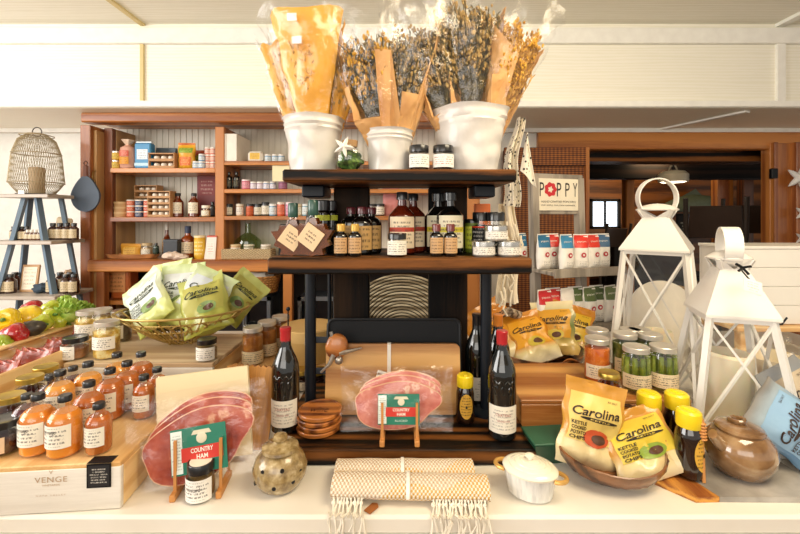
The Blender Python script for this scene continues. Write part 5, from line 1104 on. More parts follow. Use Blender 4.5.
for px, py, d, s_, lab in ((71, 318, 1.66, .95, 'light green leafy vegetable head at the far end of the produce bin'), (83, 316, 1.72, .75, 'smaller green leafy head against the wooden rim end'), (66, 312, 1.76, .85, 'green leafy head at the back of the produce bin')): veg('lf', leafy_b, 'leafy_head', lab, 'vegetable', px, py, d, s_)
def meat_b():
    m = MB(); 
    for i in range(4): m.slab(lambda u, v, i=i: ((u-.5)*.13, -.01*i+.01*math.sin(u*7+i)+.004*math.sin(v*9), .1*v+.012*math.sin(u*4+i)), 10, 8, .004)
    return [('meat_slices', m, HAMR), ('film', MB().grid(lambda u, v: ((u-.5)*.15, -.048+.01*rough((u, v, 0), 9), -.005+.115*v), 14, 10), glass('thin_film', (1, 1, 1), .25, .2, .5, .01))]
for i, d in enumerate((1.12, 1.24, 1.36, 1.48, 1.6)):
    put('meat', meat_b, 'meat_pack', 'packet of sliced cured meat in the narrow bin trough, %s' % ('at the nearest end', 'second along', 'midway', 'next to last', 'at the far end')[i] if i != 0 else 'packet of sliced cured meat at the end of the trough close to the preserve jars', 'meat', (BX-.105, d, 1.0-.055), rot=(-.5, 0, 0))
# white crate with jars and the wire basket
t = thing('white_crate', 'white-fronted wooden crate carrying the wire basket and pickle jars', 'crate', (-.885, 1.525, ZTM))
H2 = 1.011-ZTM-.002
part('top_panel', MB().box((0, 0, H2-.007), (.505, .348, .014), bev=.002), wood('worn_crate_top', '#c2a27c', '#e3cda8', 'x', .9, .5, .05, .2), t); part('front_panel', MB().box((0, -.169, H2/2-.007), (.508, .012, H2-.016), bev=.002), WHITEWOOD, t)
for s_ in (-1, 1): part('side_panel', MB().box((s_*.248, .006, H2/2-.007), (.012, .336, H2-.016), bev=.002), CRATE, t)
part('back_panel', MB().box((0, .169, H2/2-.007), (.508, .012, H2-.016)), CRATE, t)
ZC2 = 1.0105
def c2(px, py, r_): p = gp(px, py, ZC2, r_); return (p[0], p[1], ZC2)
CAUL = food('pickled_cauliflower', [(.36, '#8a6420'), (.5, '#e0b440'), (.6, '#f6e6a8')], 34, .3, .5, 1.5)
p = c2(75.5, 361, .036); put('relish', jar(.041, .074, food('chow_chow', [(.3, '#6a4028'), (.7, '#b07a52')], 40, .3, .5, .6), BLACKCAP, '#f1ece0', lh=.014, l0=.06, l1=.66, arc=2.0), 'relish_jar', 'squat relish jar with black lid at the white crate corner', 'jar', p, -.4)
PJ = jar(.0415, .128, CAUL, PALELID, '#f3eee0', lh=.012, l0=.28, l1=.62, arc=3.0, fill=.84)
for px, py, tx in ((107, 361, 'foremost of the group'), (88, 346, 'behind the squat relish jar'), (101, 344, 'squeezed in the middle of the group')): put('pj', PJ, 'pickle_jar', 'pickled cauliflower jar on the white crate, '+tx, 'jar', c2(px, py, .0415), -.3)
put('pjd', jar(.038, .12, food('dark_pickle', [(.3, '#3a2c1e'), (.7, '#7a6848')], 30, .3, .5, .6), SILVER, '#e6dcc4', lh=.012), 'pickle_jar', 'brownish pickle jar between the cauliflower jars and the wire basket', 'jar', c2(121, 343, .038), -.3)
p = c2(207, 362, .03); put('relish2', jar(.034, .072, food('brown_relish', [(.3, '#5a3a22'), (.7, '#96703e')], 40, .3, .5, .6), BLACKCAP, '#f1ece0', lh=.014, l0=.06, l1=.66, arc=2.2), 'relish_jar', 'squat brown relish jar with black lid in front of the wire basket', 'jar', (p[0], p[1], ZC2), .1)
# wire basket
bc = c2(182, 350, .075); bc = (bc[0], bc[1]+.02, ZC2+.002)
t = thing('wire_basket', 'gold looped wire bowl heaped with green snack bags', 'basket', bc, rot=(0, -.03, 0))
GW_ = P('#b89c5a', .35, .7); m = MB()
def bz(r_): return .125*max(0, (r_-.055)/.195)**1.3
for r_ in (.055, .12, .17, .215, .25): m.tube([(r_*math.cos(a*PI/24), r_*math.sin(a*PI/24)*.72, bz(r_)+.003) for a in range(48)], .0028 if r_ < .24 else .0045, 6, close=True)
for k in range(20):
    a0 = 2*PI*k/20
    m.tube([((.15+.065*math.cos(q*PI/8))*math.cos(a0+.22*math.sin(q*PI/8)), (.15+.065*math.cos(q*PI/8))*math.sin(a0+.22*math.sin(q*PI/8))*.72, bz(.15+.065*math.cos(q*PI/8))+.004) for q in range(16)], .0036, 5, close=True)
    m.tube([(r_*math.cos(a0), r_*math.sin(a0)*.72, bz(r_)+.003) for r_ in (.055, .09, .13, .17, .21, .25)], .0026, 5)
part('wire_bowl', m, GW_, t)
for a in (.8, 2.4, 4.0, 5.5): part('ball_foot', MB().ball((.06*math.cos(a), .045*math.sin(a), .004), .006, 8, 6), GW_, t)
def snack(key_seed, base, panel, ink, w=.17, h=.235, th=.055, slope=.35, panel2=None, art='#b9a23a', cr=.008, kettle=True):
    INK = P(ink, .6)
    pr_ = [('rect', 'print_panel', panel, {'r': (.08, .92, .3, .84)}), ('disc', 'art_disc', P(art, .4), {'c': (.56, .36, .22, .1), 'lv': 'mid'}), ('disc', 'art_center', P('#5a3a26', .5), {'c': (.6, .355, .12, .055), 'lv': 'top'}),
           ('disc', 'swoosh', INK, {'c': (.55, .57, .3, .022), 'lv': 'mid'}), ('text', 'brand_lettering', INK, {'t': ('Carolina', .5, .655, .72, .1), 'slope': .05, 'lv': 'top', 'kw': {'shear': .25, 'bold': .015}}), ('text', 'kettle_lettering', panel, {'t': ('KETTLE', .56, .57, .3, .018), 'lv': 'top', 'kw': {'bold': .02}})]
    if kettle:
        for i, s_ in enumerate(('KETTLE', 'COOKED', 'POTATO', 'CHIPS')): pr_.append(('text', 'product_lettering', INK, {'t': (s_, .24, .5-.055*i, .26, .04), 'lv': 'top', 'kw': {'bold': .03}}))
    pr_.append(('text', 'side_lettering', INK, {'t': ('SEA SALT', .78, .8, .16, .02), 'lv': 'top'}))
    return pouch(w, h, th, base, key_seed, pr_, crumple=cr)
def grad(name, stops, rough_=.35, bump=.5, h=.24):
    k = ('gr', name)
    if k in MATS: return MATS[k]
    n = NT(name); s_ = n.add('SeparateXYZ'); n.put(s_.inputs[0], n.obj()); f_ = n.math('ADD', n.math('DIVIDE', s_.outputs[2], h), n.math('MULTIPLY_ADD', n.noise(n.obj(), 9, 1), .12, -.06))
    MATS[k] = n.pr(n.ramp(f_, [(p, hexc(c)) for p, c in stops]), rough_, 0, .3, n.bump(n.noise(n.obj(), 45, 3), bump, .003)); return MATS[k]
GRN = grad('green_bag_print', [(0, '#c9d06a'), (.35, '#dfe6a8'), (.7, '#e6efd6'), (1, '#c9d890')]); GRN2 = grad('olive_bag_print', [(0, '#a8a83e'), (.5, '#b9bd5a'), (1, '#c9cf7a')])
PG = P('#dfe6dc', .4); PG2 = P('#b9b458', .4)
GB = [('in front, leaning over the basket rim toward the cauliflower jars', -.07, -.06, .085, (-.6, -.75, .1), GRN, PG, 61), ('standing tallest at the back of the basket, facing the ladder shelf', -.09, .05, .075, (-.35, -.2, -.15), GRN2, PG, 62), ('pale with a grey picture, upright in the middle of the basket', -.03, .0, .07, (-.4, -.1, .0), GRN, P('#e3e8e6', .4), 63),
      ('pale, tilted on top of the others in the middle', .01, -.03, .062, (-.42, .42, .0), GRN, P('#dfe6ea', .4), 64), ('with dark lettering over the rim above the squat relish jar', .135, -.075, .062, (-.65, -.3, .3), GRN2, PG2, 65), ('in olive, at the back below the wicker basket', .12, .05, .09, (-.5, .75, .2), GRN2, PG2, 66)]
for tx, x, y, z, ro, bm, pm, sd in GB: put('gb%d' % sd, snack(sd, bm, pm, '#2f3a26', art='#86a05a', kettle=sd in (61, 63), cr=.011), 'green_snack_bag', 'green potato chip bag '+tx, 'snack bag', (bc[0]+x, bc[1]+y, ZC2+z), rot=ro, s=1.05 if sd < 66 else .9)
# amber jars on a low box
m = MB().box((0, 0, .0425), (.12, .3, .085), bev=.003); lb = solo('low_wooden_box', 'low pine box carrying three amber honeycomb jars beside the white crate', 'box', m, CRATE, (-.515, 1.62, ZTM), rz=.3)
AJ = jar(.039, .138, food('honey_pickle', [(.3, '#7a4218'), (.55, '#a8662a'), (.75, '#c98a44')], 30, .3, .6, .6), PALELID, '#e8d4ac', lh=.013, l0=.04, l1=.38, arc=2.8)
for i, (x, y) in enumerate(((-.565, 1.535), (-.54, 1.625), (-.51, 1.71))): put('aj', AJ, 'amber_jar', 'tall amber preserve jar on the low pine box, %s of the line of three' % ('nearest the notched board', 'middle', 'furthest back')[i] if i else 'tall amber preserve jar on the low pine box, foremost beside the white crate', 'jar', (x, y, ZTM+.0865), .3)

# clutter behind the post at the window end of the stand
t = thing('round_wooden_box', 'round bentwood box behind the metal post, under the second fridge', 'box', (wx(308, 1.62), 1.64, ZTM+.075)); part('box_body', MB().lathe([(.11, 0), (.11, .1)], 36), P('#c9a05c', .5), t); part('lid', MB().lathe([(.113, .085), (.113, .125), (.11, .128), (0, .128)], 36), P('#d6b06e', .5), t)
m = MB().box((0, 0, .0375), (.46, .28, .073), bev=.004); solo('pine_riser', 'pale pine riser box behind the red-capped wine bottle', 'box', m, CRATEX, (wx(300, 1.64), 1.66, ZTM))
m = MB().box((0, 0, .072), (.5, .02, .143), bev=.003); solo('pine_back_board', 'tall pale pine board standing behind the round bentwood box', 'board', m, CRATEX, (wx(298, 1.84), 1.84, ZTM))
DJ = jar(.034, .075, food('black_cherry', [(.3, '#1a0c0c'), (.7, '#3c1a18')], 30, .2, .8, .4), GOLDLID, '#e9dcc0', lh=.012, l0=.1, l1=.5, arc=1.4)
for i, (px, d, z) in enumerate(((303, 1.42, ZTM+.0), (318, 1.40, 0), (296, 1.5, 0), (312, 1.5, 1), (322, 1.5, 1))):
    if z == 1: continue
    put('dj', DJ, 'cherry_jar', 'dark cherry jar with gold lid %s' % ('behind the metal post, beside the wine bottle', 'tucked between the metal post and the cutting board', 'furthest back behind the wine bottle')[i], 'jar', (wx(px, 1.53+.03*i), 1.53+.03*(i == 2), ZTM+.001) if 0 else (wx(px, 1.50), 1.50, ZTM+.001))
for i, (px, py) in enumerate(((313, 341), (313, 372))):
    d = 1.30; t = thing('clip_tag_strap', ('dark strap with white price tag behind the post, upper of two', 'dark strap with white price tag behind the post, lower of two')[i], 'strap', (wx(px, d), d, wz(py, d))); part('strap', MB().box((.035, 0, .004), (.07, .01, .02), bev=.003), P('#3c4046'), t); part('price_tag', MB().box((-.012, -.006, 0), (.026, .003, .024)), P('#f2efe8'), t); part('wire_arm', MB().tube([(.068, 0, .004), (.085, .0, .004), (.0851, .034, .004)], .003), BLACKM, t)
t = thing('thin_rod', 'thin black rod with a ball tip rising behind the red-capped wine bottle', 'rod', (wx(290, 1.5), 1.475, ZTM)); part('rod', MB().tube([(0, 0, 0.001), (0, 0, wz(310, 1.475)-ZTM)], .0025, 6), BLACKM, t); part('ball_tip', MB().ball((0, 0, wz(309, 1.475)-ZTM), .008, 10, 8), BLACKM, t); part('base_disc', MB().lathe([(.03, 0.0005), (.03, .006), (0, .007)], 20), BLACKM, t)
# round woven disc behind the stand
t = thing('round_wicker_tray', 'big round coiled wicker tray showing between the stand uprights', 'tray', (wx(402, 1.62), 1.62, wz(338, 1.62)), rot=(-.12, 0, 0))
m = MB()
for k in range(20): 
    r_ = .02+.0123*k; m.tube([(r_*math.cos(a*PI/20), -.002*(k % 2), r_*math.sin(a*PI/20)) for a in range(40)], .0048, 6, close=True)
part('coiled_weave', m, wood('seagrass', '#7a684a', '#cfc0a0', 'x', 1.5, .8, 0, .4), t); part('backing', MB().lathe([(0, .0), (.25, 0), (.25, .006), (0, .006)], 36, Matrix.Translation((0, .012, 0)) @ Matrix.Rotation(-PI/2, 4, 'X')), P('#3a2e1e', .8), t)
part('handle_stick', MB().tube([(-.2, -.014, .16), (-.05, -.016, -.02)], .006, 6), P('#5a4428', .7), t)
m = MB().box((0, 0, .06), (.42, .1, .118), bev=.004); solo('tray_riser', 'dark wooden block holding up the round wicker tray', 'block', m, STAIN, (wx(402, 1.62), 1.62+.0, ZTM))
# ================================================================ printed pine crate with pickle jars
X0, X1, Y0, Y1 = wx(521, 1.17), wx(692, 1.17), 1.17, 1.47
t = thing('pine_crate', 'honey pine crate with a burnt oval stamp, carrying the pickle jars', 'crate', ((X0+X1)/2, (Y0+Y1)/2, ZTM)); w_, d_, h_ = X1-X0, Y1-Y0, .968-ZTM-.001
HON = wood('honey_pine', '#9a5c26', '#d9a05a', 'x', .45, .45, .1, .2)
part('top_panel', MB().box((0, 0, h_-.006), (w_, d_, .012), bev=.002), HON, t); part('front_panel', MB().box((0, -d_/2+.006, h_/2-.006), (w_, .012, h_-.013), bev=.002), HON, t); part('back_panel', MB().box((0, d_/2-.006, h_/2-.006), (w_, .012, h_-.013)), HON, t)
for s_ in (-1, 1): part('side_panel', MB().box((s_*(w_/2-.006), 0, h_/2-.006), (.012, d_-.025, h_-.013)), HON, t)
m = MB(); sx_ = wx(622, 1.17)-(X0+X1)/2
for r_ in (1, .88): m.tube([(sx_+.075*r_*math.cos(a*PI/20), -d_/2-.0008, .054+.043*r_*math.sin(a*PI/20)) for a in range(40)], .0012, 4, close=True)
fn = lambda z: (lambda x, y: (sx_+x, -d_/2-.0012, z+y)); letter(m, 'DUHART', .1, .015, fn(.054), bold=.01); letter(m, 'MILON', .05, .008, fn(.074)); letter(m, 'PAUILLAC', .06, .007, fn(.035)); part('burnt_stamp', m, P('#3a1c0c', .7), t)
ZK = .969
def kp(px, py, r_): p = gp(px, py, ZK, r_); return (p[0], p[1], ZK)
CUKE = food('cucumber', [(.3, '#46561a'), (.55, '#7c8c30'), (.75, '#b8bc60')], 22, .25, .6, .3)
BRINE = food('dark_brine', [(.3, '#3c4a1c'), (.7, '#66722c')], 14, .15, .6, .2)
def pickle_b():
    o = jar(.0405, .137, BRINE, PALELID, '#ecd8b0', lh=.013, l0=.12, l1=.43, arc=2.9, fill=.8, texts=(('pickles', .03, .006, .047),))()
    m = MB(); q = random.Random(2)
    for k in range(9): a = PI*2*k/9; m.tube([(.031*math.cos(a), .031*math.sin(a), .03), (.0325*math.cos(a), .0325*math.sin(a), .07), (.031*math.cos(a), .031*math.sin(a), .108)], .0095, 8, r2=.007)
    o[1] = ('brine', MB().lathe([(.03, .005), (.033, .01), (.033, .1), (0, .1)], 20), BRINE); o.append(('cucumber_spears', m, CUKE)); return o
CAR = jar(.0405, .137, food('carrot_pickle', [(.3, '#c4501a'), (.6, '#e07a2c'), (.75, '#f0a860')], 30, .3, .5, .6), PALELID, '#ecdcc0', lh=.013, l0=.1, l1=.42, arc=2.9)
GRJ = jar(.0405, .137, food('green_beans_pickle', [(.3, '#2c3a16'), (.55, '#56662a'), (.75, '#8f9448')], 40, .3, .5, .8), PALELID, '#e4d4b0', lh=.013, l0=.1, l1=.42, arc=2.9)
put('pk', pickle_b, 'pickle_jar', 'cucumber pickle jar at the crate edge, beside the red pepper jelly', 'jar', kp(636, 396, .0405), -.1); put('pk', pickle_b, 'pickle_jar', 'cucumber pickle jar at the outer corner of the pine crate', 'jar', kp(663, 395, .0405), -.2)
put('car', CAR, 'pickle_jar', 'orange carrot pickle jar on the pine crate', 'jar', kp(597, 384, .0405), .1)
for px, py, tx in ((625, 377, 'right behind the gold-lidded jelly'), (594, 369, 'behind the carrot jar'), (650, 378, 'behind the two cucumber jars'), (634, 368, 'in the middle of the last line'), (617, 362, 'furthest back, beside the white lantern frame')):
    put('grj', GRJ, 'pickle_jar', 'dark green pickle jar on the pine crate, %s' % tx, 'jar', (kp(px, py, .0405)[0], min(kp(px, py, .0405)[1], 1.425), ZK), .1)
put('jelly', jar(.0315, .078, food('pepper_jelly', [(.3, '#3a0c0c'), (.7, '#8a241c')], 30, .15, .9, .2), GOLDLID, '#e6dac2', lh=.012, l0=.1, l1=.56, arc=2.3, band=(.25, .5), bandc='#c8402c'), 'jelly_jar', 'small red pepper jelly jar with gold lid at the pine crate edge', 'jar', kp(609, 403, .031), .1)
# yellow-capped honey squeeze bottles on the counter
for x, y, s_, tx in ((wx(650, 1.08), 1.085, 1.2, 'before the crate stamp, nearest the chip bags'), (wx(678, 1.08), 1.085, 1.2, 'at the outer end of the crate front'), (wx(683, 1.0), .98, 1.12, 'standing foremost on the striped board')):
    put('honey', honey_b, 'honey_bottle', 'dark honey squeeze bottle with yellow cap, '+tx, 'bottle', (x, y, ZTM+(.0145 if y < 1.05 else 0)), .5, s=s_)
# green box under the chip bags
t = thing('green_box', 'small dark green flared box beside the casserole', 'box', (wx(548, 1.06), 1.075, ZTM), rz=.1)
part('box_body', MB().add([(-.035, -.03, 0), (.05, -.03, 0), (.05, .03, 0), (-.035, .03, 0), (-.05, -.045, .055), (.065, -.045, .055), (.065, .045, .055), (-.05, .045, .055)], [(0, 3, 2, 1), (0, 1, 5, 4), (1, 2, 6, 5), (2, 3, 7, 6), (3, 0, 4, 7), (4, 5, 6, 7)]), P('#1f4a34', .4, coat=.3), t, 0)
part('cream_rim', MB().box((.0075, 0, .058), (.118, .092, .006), bev=.002), P('#2a5a40'), t)
# ---- wooden bowls and chip bags
def bowl_b(r_, h, sy=.8, rib=True, mt=WALNUT):
    def b():
        p = [(r_*.42, 0), (r_*.62, .006), (r_*.84, h*.35), (r_*.97, h*.75), (r_, h), (r_*.97, h+.002), (r_*.93, h*.78), (r_*.78, h*.38), (r_*.5, .014), (0, .012)]
        m = MB(); sg = 64; vs = []; fs = []
        for i, (q, z) in enumerate(p):
            for k in range(sg):
                a = 2*PI*k/sg; rr = q*(1+(.014*math.sin(a*26+z*30) if 1 <= i <= 4 else 0)); vs.append((rr*math.cos(a), rr*math.sin(a)*sy, z+.006*math.cos(2*a)*(z/h)))
        for i in range(len(p)-1):
            for k in range(sg): fs.append((i*sg+k, i*sg+(k+1) % sg, (i+1)*sg+(k+1) % sg, (i+1)*sg+k))
        fs.append(tuple(range(sg-1, -1, -1))); m.add(vs, fs); return [('bowl_body', m, mt)]
    return b
GOLDB = grad('gold_bag_print', [(0, '#e6d6ae'), (.26, '#dfc88c'), (.34, '#cf9434'), (1, '#c88f38')], .3, .4); GOLDB2 = grad('amber_bag_print', [(0, '#d99c30'), (.4, '#d6982c'), (1, '#b87a24')], .3, .4)
p = gp(612, 493, ZT, .065); bw = (p[0], p[1]+.005, ZTM)
put('bowl1', bowl_b(.128, .058), 'wooden_bowl', 'oval ribbed dark wooden bowl holding three gold chip bags', 'bowl', bw)
def chip(sd, base, pan, art, w=.175, h=.225, th=.05, cr=.009): return snack(sd, base, pan, '#2e2216', w, h, th, art=art, cr=cr)
put('ch1', chip(71, GOLDB, P('#e3c46a', .35), '#c8552c'), 'chip_bag', 'gold potato chip bag standing upright in the bowl, facing out', 'snack bag', (bw[0]-.062, bw[1]+.005, bw[2]+.012), rot=(-.22, .22, -.1), s=.93)
put('ch2', chip(72, GOLDB2, P('#dcc02c', .35), '#c8402c', w=.15, h=.2), 'chip_bag', 'amber chip bag wedged between two others in the bowl', 'snack bag', (bw[0]+.0, bw[1]+.03, bw[2]+.012), rot=(-.2, -.1, .3), s=.85)
put('ch3', chip(73, grad('gold_bag_side', [(0, '#e6d6ae'), (.2, '#dfc88c'), (.3, '#c98f34'), (1, '#bf862e')], .3, .4), P('#d8bc3c', .35), '#8aa03a', w=.195, h=.165), 'chip_bag', 'gold chip bag lying tilted over the bowl rim next to a honey bottle', 'snack bag', (bw[0]+.098, bw[1]-.045, bw[2]+.014), rot=(-.72, -.24, .1), s=.97)
# far bowl
fb = (wx(537, 1.70), 1.70, ZTM)
put('bowl2', bowl_b(.195, .088, .85), 'wooden_bowl', 'large dark wooden bowl of orange chip bags behind the crate', 'bowl', fb)
AMBP = grad('orange_bag_print', [(0, '#e6dcc0'), (.18, '#dccb94'), (.3, '#d08a1e'), (1, '#c27c16')], .3, .5)
for i, (x, y, z, ro, c, tx) in enumerate(((-.13, -.04, .05, (-.8, -.35, .3), '#d28c20', 'nearest the wine bottles, slanting down'), (.0, -.06, .05, (-.7, -.25, .1), '#dc9c28', 'in the middle of the far bowl, white edge down'), (-.09, .06, .07, (-.45, -.5, .2), '#c0761c', 'at the back of the far bowl against the grey post'), (.08, .0, .06, (-.35, -.15, -.5), '#cf962c', 'on edge with its green side, beside the yellow jar-side bag'), (.14, .03, .05, (-.45, .25, -.2), '#d8ae2c', 'bright yellow, closest to the pickle jars'))):
    put('cb%d' % i, snack(80+i, AMBP if i != 3 else grad('green_side_print', [(0, '#e8c070'), (.5, '#6a7a3c'), (1, '#f0dcae')], .3, .5), P(c, .35), '#3a2a14', art='#c8b040', kettle=False, w=.185, h=.225, cr=.011), 'chip_bag', 'orange chip bag '+tx, 'snack bag', (fb[0]+x, fb[1]+y, fb[2]+z), rot=ro)
t = thing('small_wooden_bowl', 'small round wooden bowl tipped beside the far bag bowl', 'bowl', (wx(572, 1.53), 1.55, ZTM+.035), rot=(.9, 0, .2)); part('bowl_body', MB().lathe([(.02, 0), (.04, .01), (.05, .035), (.047, .035), (.036, .012), (0, .008)], 28), COASTW, t)
# ---- marble and wood board with pot and dipper
bx, by = wx(741, .99)-.012, .978
t = thing('marble_board', 'grey marble serving board with a striped wooden end', 'board', (bx, by, ZTM), rz=0)
MARB = food('grey_marble', [(.3, '#77716a'), (.5, '#9c968e'), (.7, '#c2bcb4')], 7, .3, .3, .05, 6)
part('marble_slab', MB().add([(-.11, -.075, 0), (.15, -.078, 0), (.15, .10, 0), (-.16, .10, 0), (-.11, -.075, .012), (.15, -.078, .012), (.15, .10, .012), (-.16, .10, .012)], [(0, 3, 2, 1), (4, 5, 6, 7), (0, 1, 5, 4), (1, 2, 6, 5), (2, 3, 7, 6), (3, 0, 4, 7)]), MARB, t, 0)
part('wooden_end', MB().add([(-.165, -.077, 0), (-.111, -.075, 0), (-.161, .10, 0), (-.25, .02, 0), (-.165, -.077, .012), (-.111, -.075, .012), (-.161, .10, .012), (-.25, .02, .012)], [(0, 3, 2, 1), (4, 5, 6, 7), (0, 1, 5, 4), (1, 2, 6, 5), (2, 3, 7, 6), (3, 0, 4, 7)]), wood('zebra_wood', '#8a4a1c', '#d9983f', 'y', 2.5), t, 0)
ZM2 = ZTM+.0125
p = gp(744, 486, ZM2, .055)
t = thing('honey_pot', 'glossy brown stoneware pot with lid and stub handle on the marble board', 'pot', (p[0]-.012, p[1]-.0, ZM2), rz=.35); t.scale = (.86, .86, 1.06)
GLZ = food('honey_glaze', [(.3, '#6a4a2c'), (.5, '#94704a'), (.7, '#b59870')], 12, .15, 1, .15)
part('pot_body', MB().lathe([(.05, 0), (.062, .006), (.082, .035), (.087, .056), (.08, .078), (.064, .094), (.055, .098), (.05, .092), (0, .09)], 40), GLZ, t)
part('lid', MB().lathe([(0, .092), (.058, .097), (.06, .102), (.056, .107), (.035, .113), (.018, .115), (0, .115)], 36), GLZ, t)
part('lid_swirl', MB().tube([(.03*math.cos(a*.55)*(1-a/16), .03*math.sin(a*.55)*(1-a/16), .113+.012*a/13) for a in range(13)], .007, 8, r2=.005), GLZ, t)
part('stub_handle', MB().tube([(-.07, .0, .07), (-.095, .0, .085), (-.115, -.0, .105)], .016, 12, r2=.012), GLZ, t)
m = MB().lathe([(.0, 0), (.004, .001), (.0042, .095)], 12); m2 = MB()
p = gp(704, 484, ZM2, .004)
t = thing('honey_dipper', 'wooden honey dipper standing beside the stoneware pot', 'dipper', (p[0], p[1], ZM2), rot=(-.10, .02, 0)); part('stick', m, EASW, t); part('grooved_head', m2.lathe([(.004, .095)]+[(.0115-.004*(k % 2), .1+.0035*k) for k in range(12)]+[(.006, .146), (0, .147)], 18), EASW, t)
# blue bag in a bowl at the end
p = (wx(806, 1.05), 1.06, ZTM)
put('bowl3', bowl_b(.12, .07), 'wooden_bowl', 'dark wooden bowl at the counter end holding blue chip bags', 'bowl', (p[0]+.03, p[1], ZTM))
BLB = grad('blue_bag_print', [(0, '#7a9fc0'), (.5, '#628fb8'), (.85, '#9fb0ba'), (1, '#968f84')], .3, .5)
put('bb1', snack(91, BLB, P('#8fb2cf', .35), '#3a2a24', art='#a83a2c', w=.16, h=.24), 'chip_bag', 'pale blue chip bag leaning out of the end bowl toward the pot', 'snack bag', (p[0]+.02, p[1]-.06, ZTM+.035), rot=(-.35, -.85, .3), s=.95)
put('bb2', snack(92, grad('grey_bag_print', [(0, '#7a94ac'), (1, '#8f8c88')], .3, .5), P('#b8a890', .35), '#3a2a24', art='#8a6a4a', w=.16, h=.22, kettle=False), 'chip_bag', 'grey-blue chip bag behind the pale blue one at the counter end', 'snack bag', (p[0]+.09, p[1]+.02, ZTM+.04), rot=(-.4, -.35, .2), s=.95)

# ================================================================ white lanterns
LW = P('#ebe7df', .35, coat=.2, vary=.03, bump=.05)
def lantern(label, x, y, rz, st, sb, ze, zc, zr, rr, candle, ring_rot=0, ringband=.02):
    t = thing('white_lantern', label, 'lantern', (x, y, ZTM), rz=rz); H = ze-ZTM; T = Matrix()
    part('base', MB().box((0, 0, .012), (sb+.02, sb+.02, .022), bev=.004), LW, t)
    cr = [(-1, -1), (1, -1), (1, 1), (-1, 1)]; b_ = sb/2-.008; u_ = st/2-.008
    for i in range(4): part('corner_post', MB().bar((cr[i][0]*b_, cr[i][1]*b_, .02), (cr[i][0]*u_, cr[i][1]*u_, H), .016, .016), LW, t)
    for i in range(4):
        a, c = cr[i], cr[(i+1) % 4]; k = .985
        A = lambda q, w, z: (q[0]*w, q[1]*w, z)
        part('cross_brace', MB().bar(A(a, b_, .03), A(c, u_, H-.012), .009, .006), LW, t); part('cross_brace', MB().bar(A(c, b_, .03), A(a, u_, H-.012), .009, .006), LW, t)
        part('top_rail', MB().bar(A(a, u_, H-.006), A(c, u_, H-.006), .014, .014), LW, t); part('bottom_rail', MB().bar(A(a, b_, .032), A(c, b_, .032), .016, .014), LW, t)
        g = MB(); g.add([A(a, (b_-.006), .03), A(c, (b_-.006), .03), A(c, (u_-.006), H-.01), A(a, (u_-.006), H-.01)], [(0, 1, 2, 3)]); part('glass_pane', g, GLASS, t, 0)
    s0, s1, Z0, Z1 = st/2+.007, st*.20, H, zc-ZTM
    v = [(q[0]*s0, q[1]*s0, Z0) for q in cr]+[(q[0]*s0, q[1]*s0, Z0+.008) for q in cr]+[(q[0]*s1, q[1]*s1, Z1) for q in cr]+[(q[0]*(s0-.01), q[1]*(s0-.01), Z0) for q in cr]+[(q[0]*(s1-.006), q[1]*(s1-.006), Z1-.004) for q in cr]
    f = []
    for i in range(4): j = (i+1) % 4; f += [(i, j, 4+j, 4+i), (4+i, 4+j, 8+j, 8+i), (12+j, 12+i, 16+i, 16+j), (j, i, 12+i, 12+j), (8+i, 8+j, 16+j, 16+i)]
    part('roof', MB().add(v, f), LW, t, 0)
    # vent collar with triangular openings
    c1 = st*.27; zc_ = zc-ZTM; m = MB()
    for i in range(4):
        a, c = cr[i], cr[(i+1) % 4]
        m.bar((a[0]*s1, a[1]*s1, zc_-.002), (a[0]*c1, a[1]*c1, zc_+.028), .012, .004); mid = ((a[0]+c[0])/2, (a[1]+c[1])/2)
        m.add([(a[0]*s1, a[1]*s1, zc_-.002), (a[0]*c1, a[1]*c1, zc_+.028), (mid[0]*c1*.2+a[0]*c1*.8, mid[1]*c1*.2+a[1]*c1*.8, zc_+.028), (mid[0]*s1*1.0, mid[1]*s1, zc_-.002), (c[0]*s1, c[1]*s1, zc_-.002), (c[0]*c1, c[1]*c1, zc_+.028), (mid[0]*c1*.2+c[0]*c1*.8, mid[1]*c1*.2+c[1]*c1*.8, zc_+.028)], [(0, 1, 2, 3), (3, 6, 5, 4)])
    part('vent_collar', m, LW, t, 0)
    s2 = st*.31; part('cap_roof', MB().lathe([(s2*1.1, 0), (s2*1.12, .005), (s2*.7, .02), (s2*.35, .026), (0, .028)], 32, Matrix.Translation((0, 0, zc_+.026)), sx=1, sy=1), LW, t)
    R_ = Matrix.Translation((0, 0, zr-ZTM-rr)) @ Matrix.Rotation(ring_rot-rz, 4, 'Z'); m = MB(); n_ = 40; vs = []; fs = []
    for k in range(n_):
        a = 2*PI*k/n_
        for (q, yy) in ((rr, -ringband), (rr, ringband), (rr-.005, ringband), (rr-.005, -ringband)): vs.append((q*math.sin(a), yy, q*math.cos(a)))
    for k in range(n_):
        for j in range(4): fs.append((4*k+j, 4*k+(j+1) % 4, 4*((k+1) % n_)+(j+1) % 4, 4*((k+1) % n_)+j))
    part('ring_handle', m.add(vs, fs, R_), LW, t)
    ch, cw = candle; solo('pillar_candle', 'tall ivory pillar candle inside the lantern %s' % ('behind the pickle jars' if ring_rot < .5 else 'behind the stoneware pot'), 'candle', MB().lathe([(cw*.97, 0), (cw, .004), (cw, ch-.008), (cw*.9, ch), (cw*.8, ch-.004), (0, ch-.012)], 32), plain('#efe2c4', .5, vary=.03, sub=.3), (x, y, ZTM+.0235))
    solo('candle_wick', 'short black wick of the candle %s' % ('behind the pickle jars' if ring_rot < .5 else 'behind the stoneware pot'), 'wick', MB().tube([(0, 0, -.002), (.002, 0, .014)], .0012, 5), BLACK, (x, y, ZTM+.0235+ch-.011)) if 0 else None
    return t
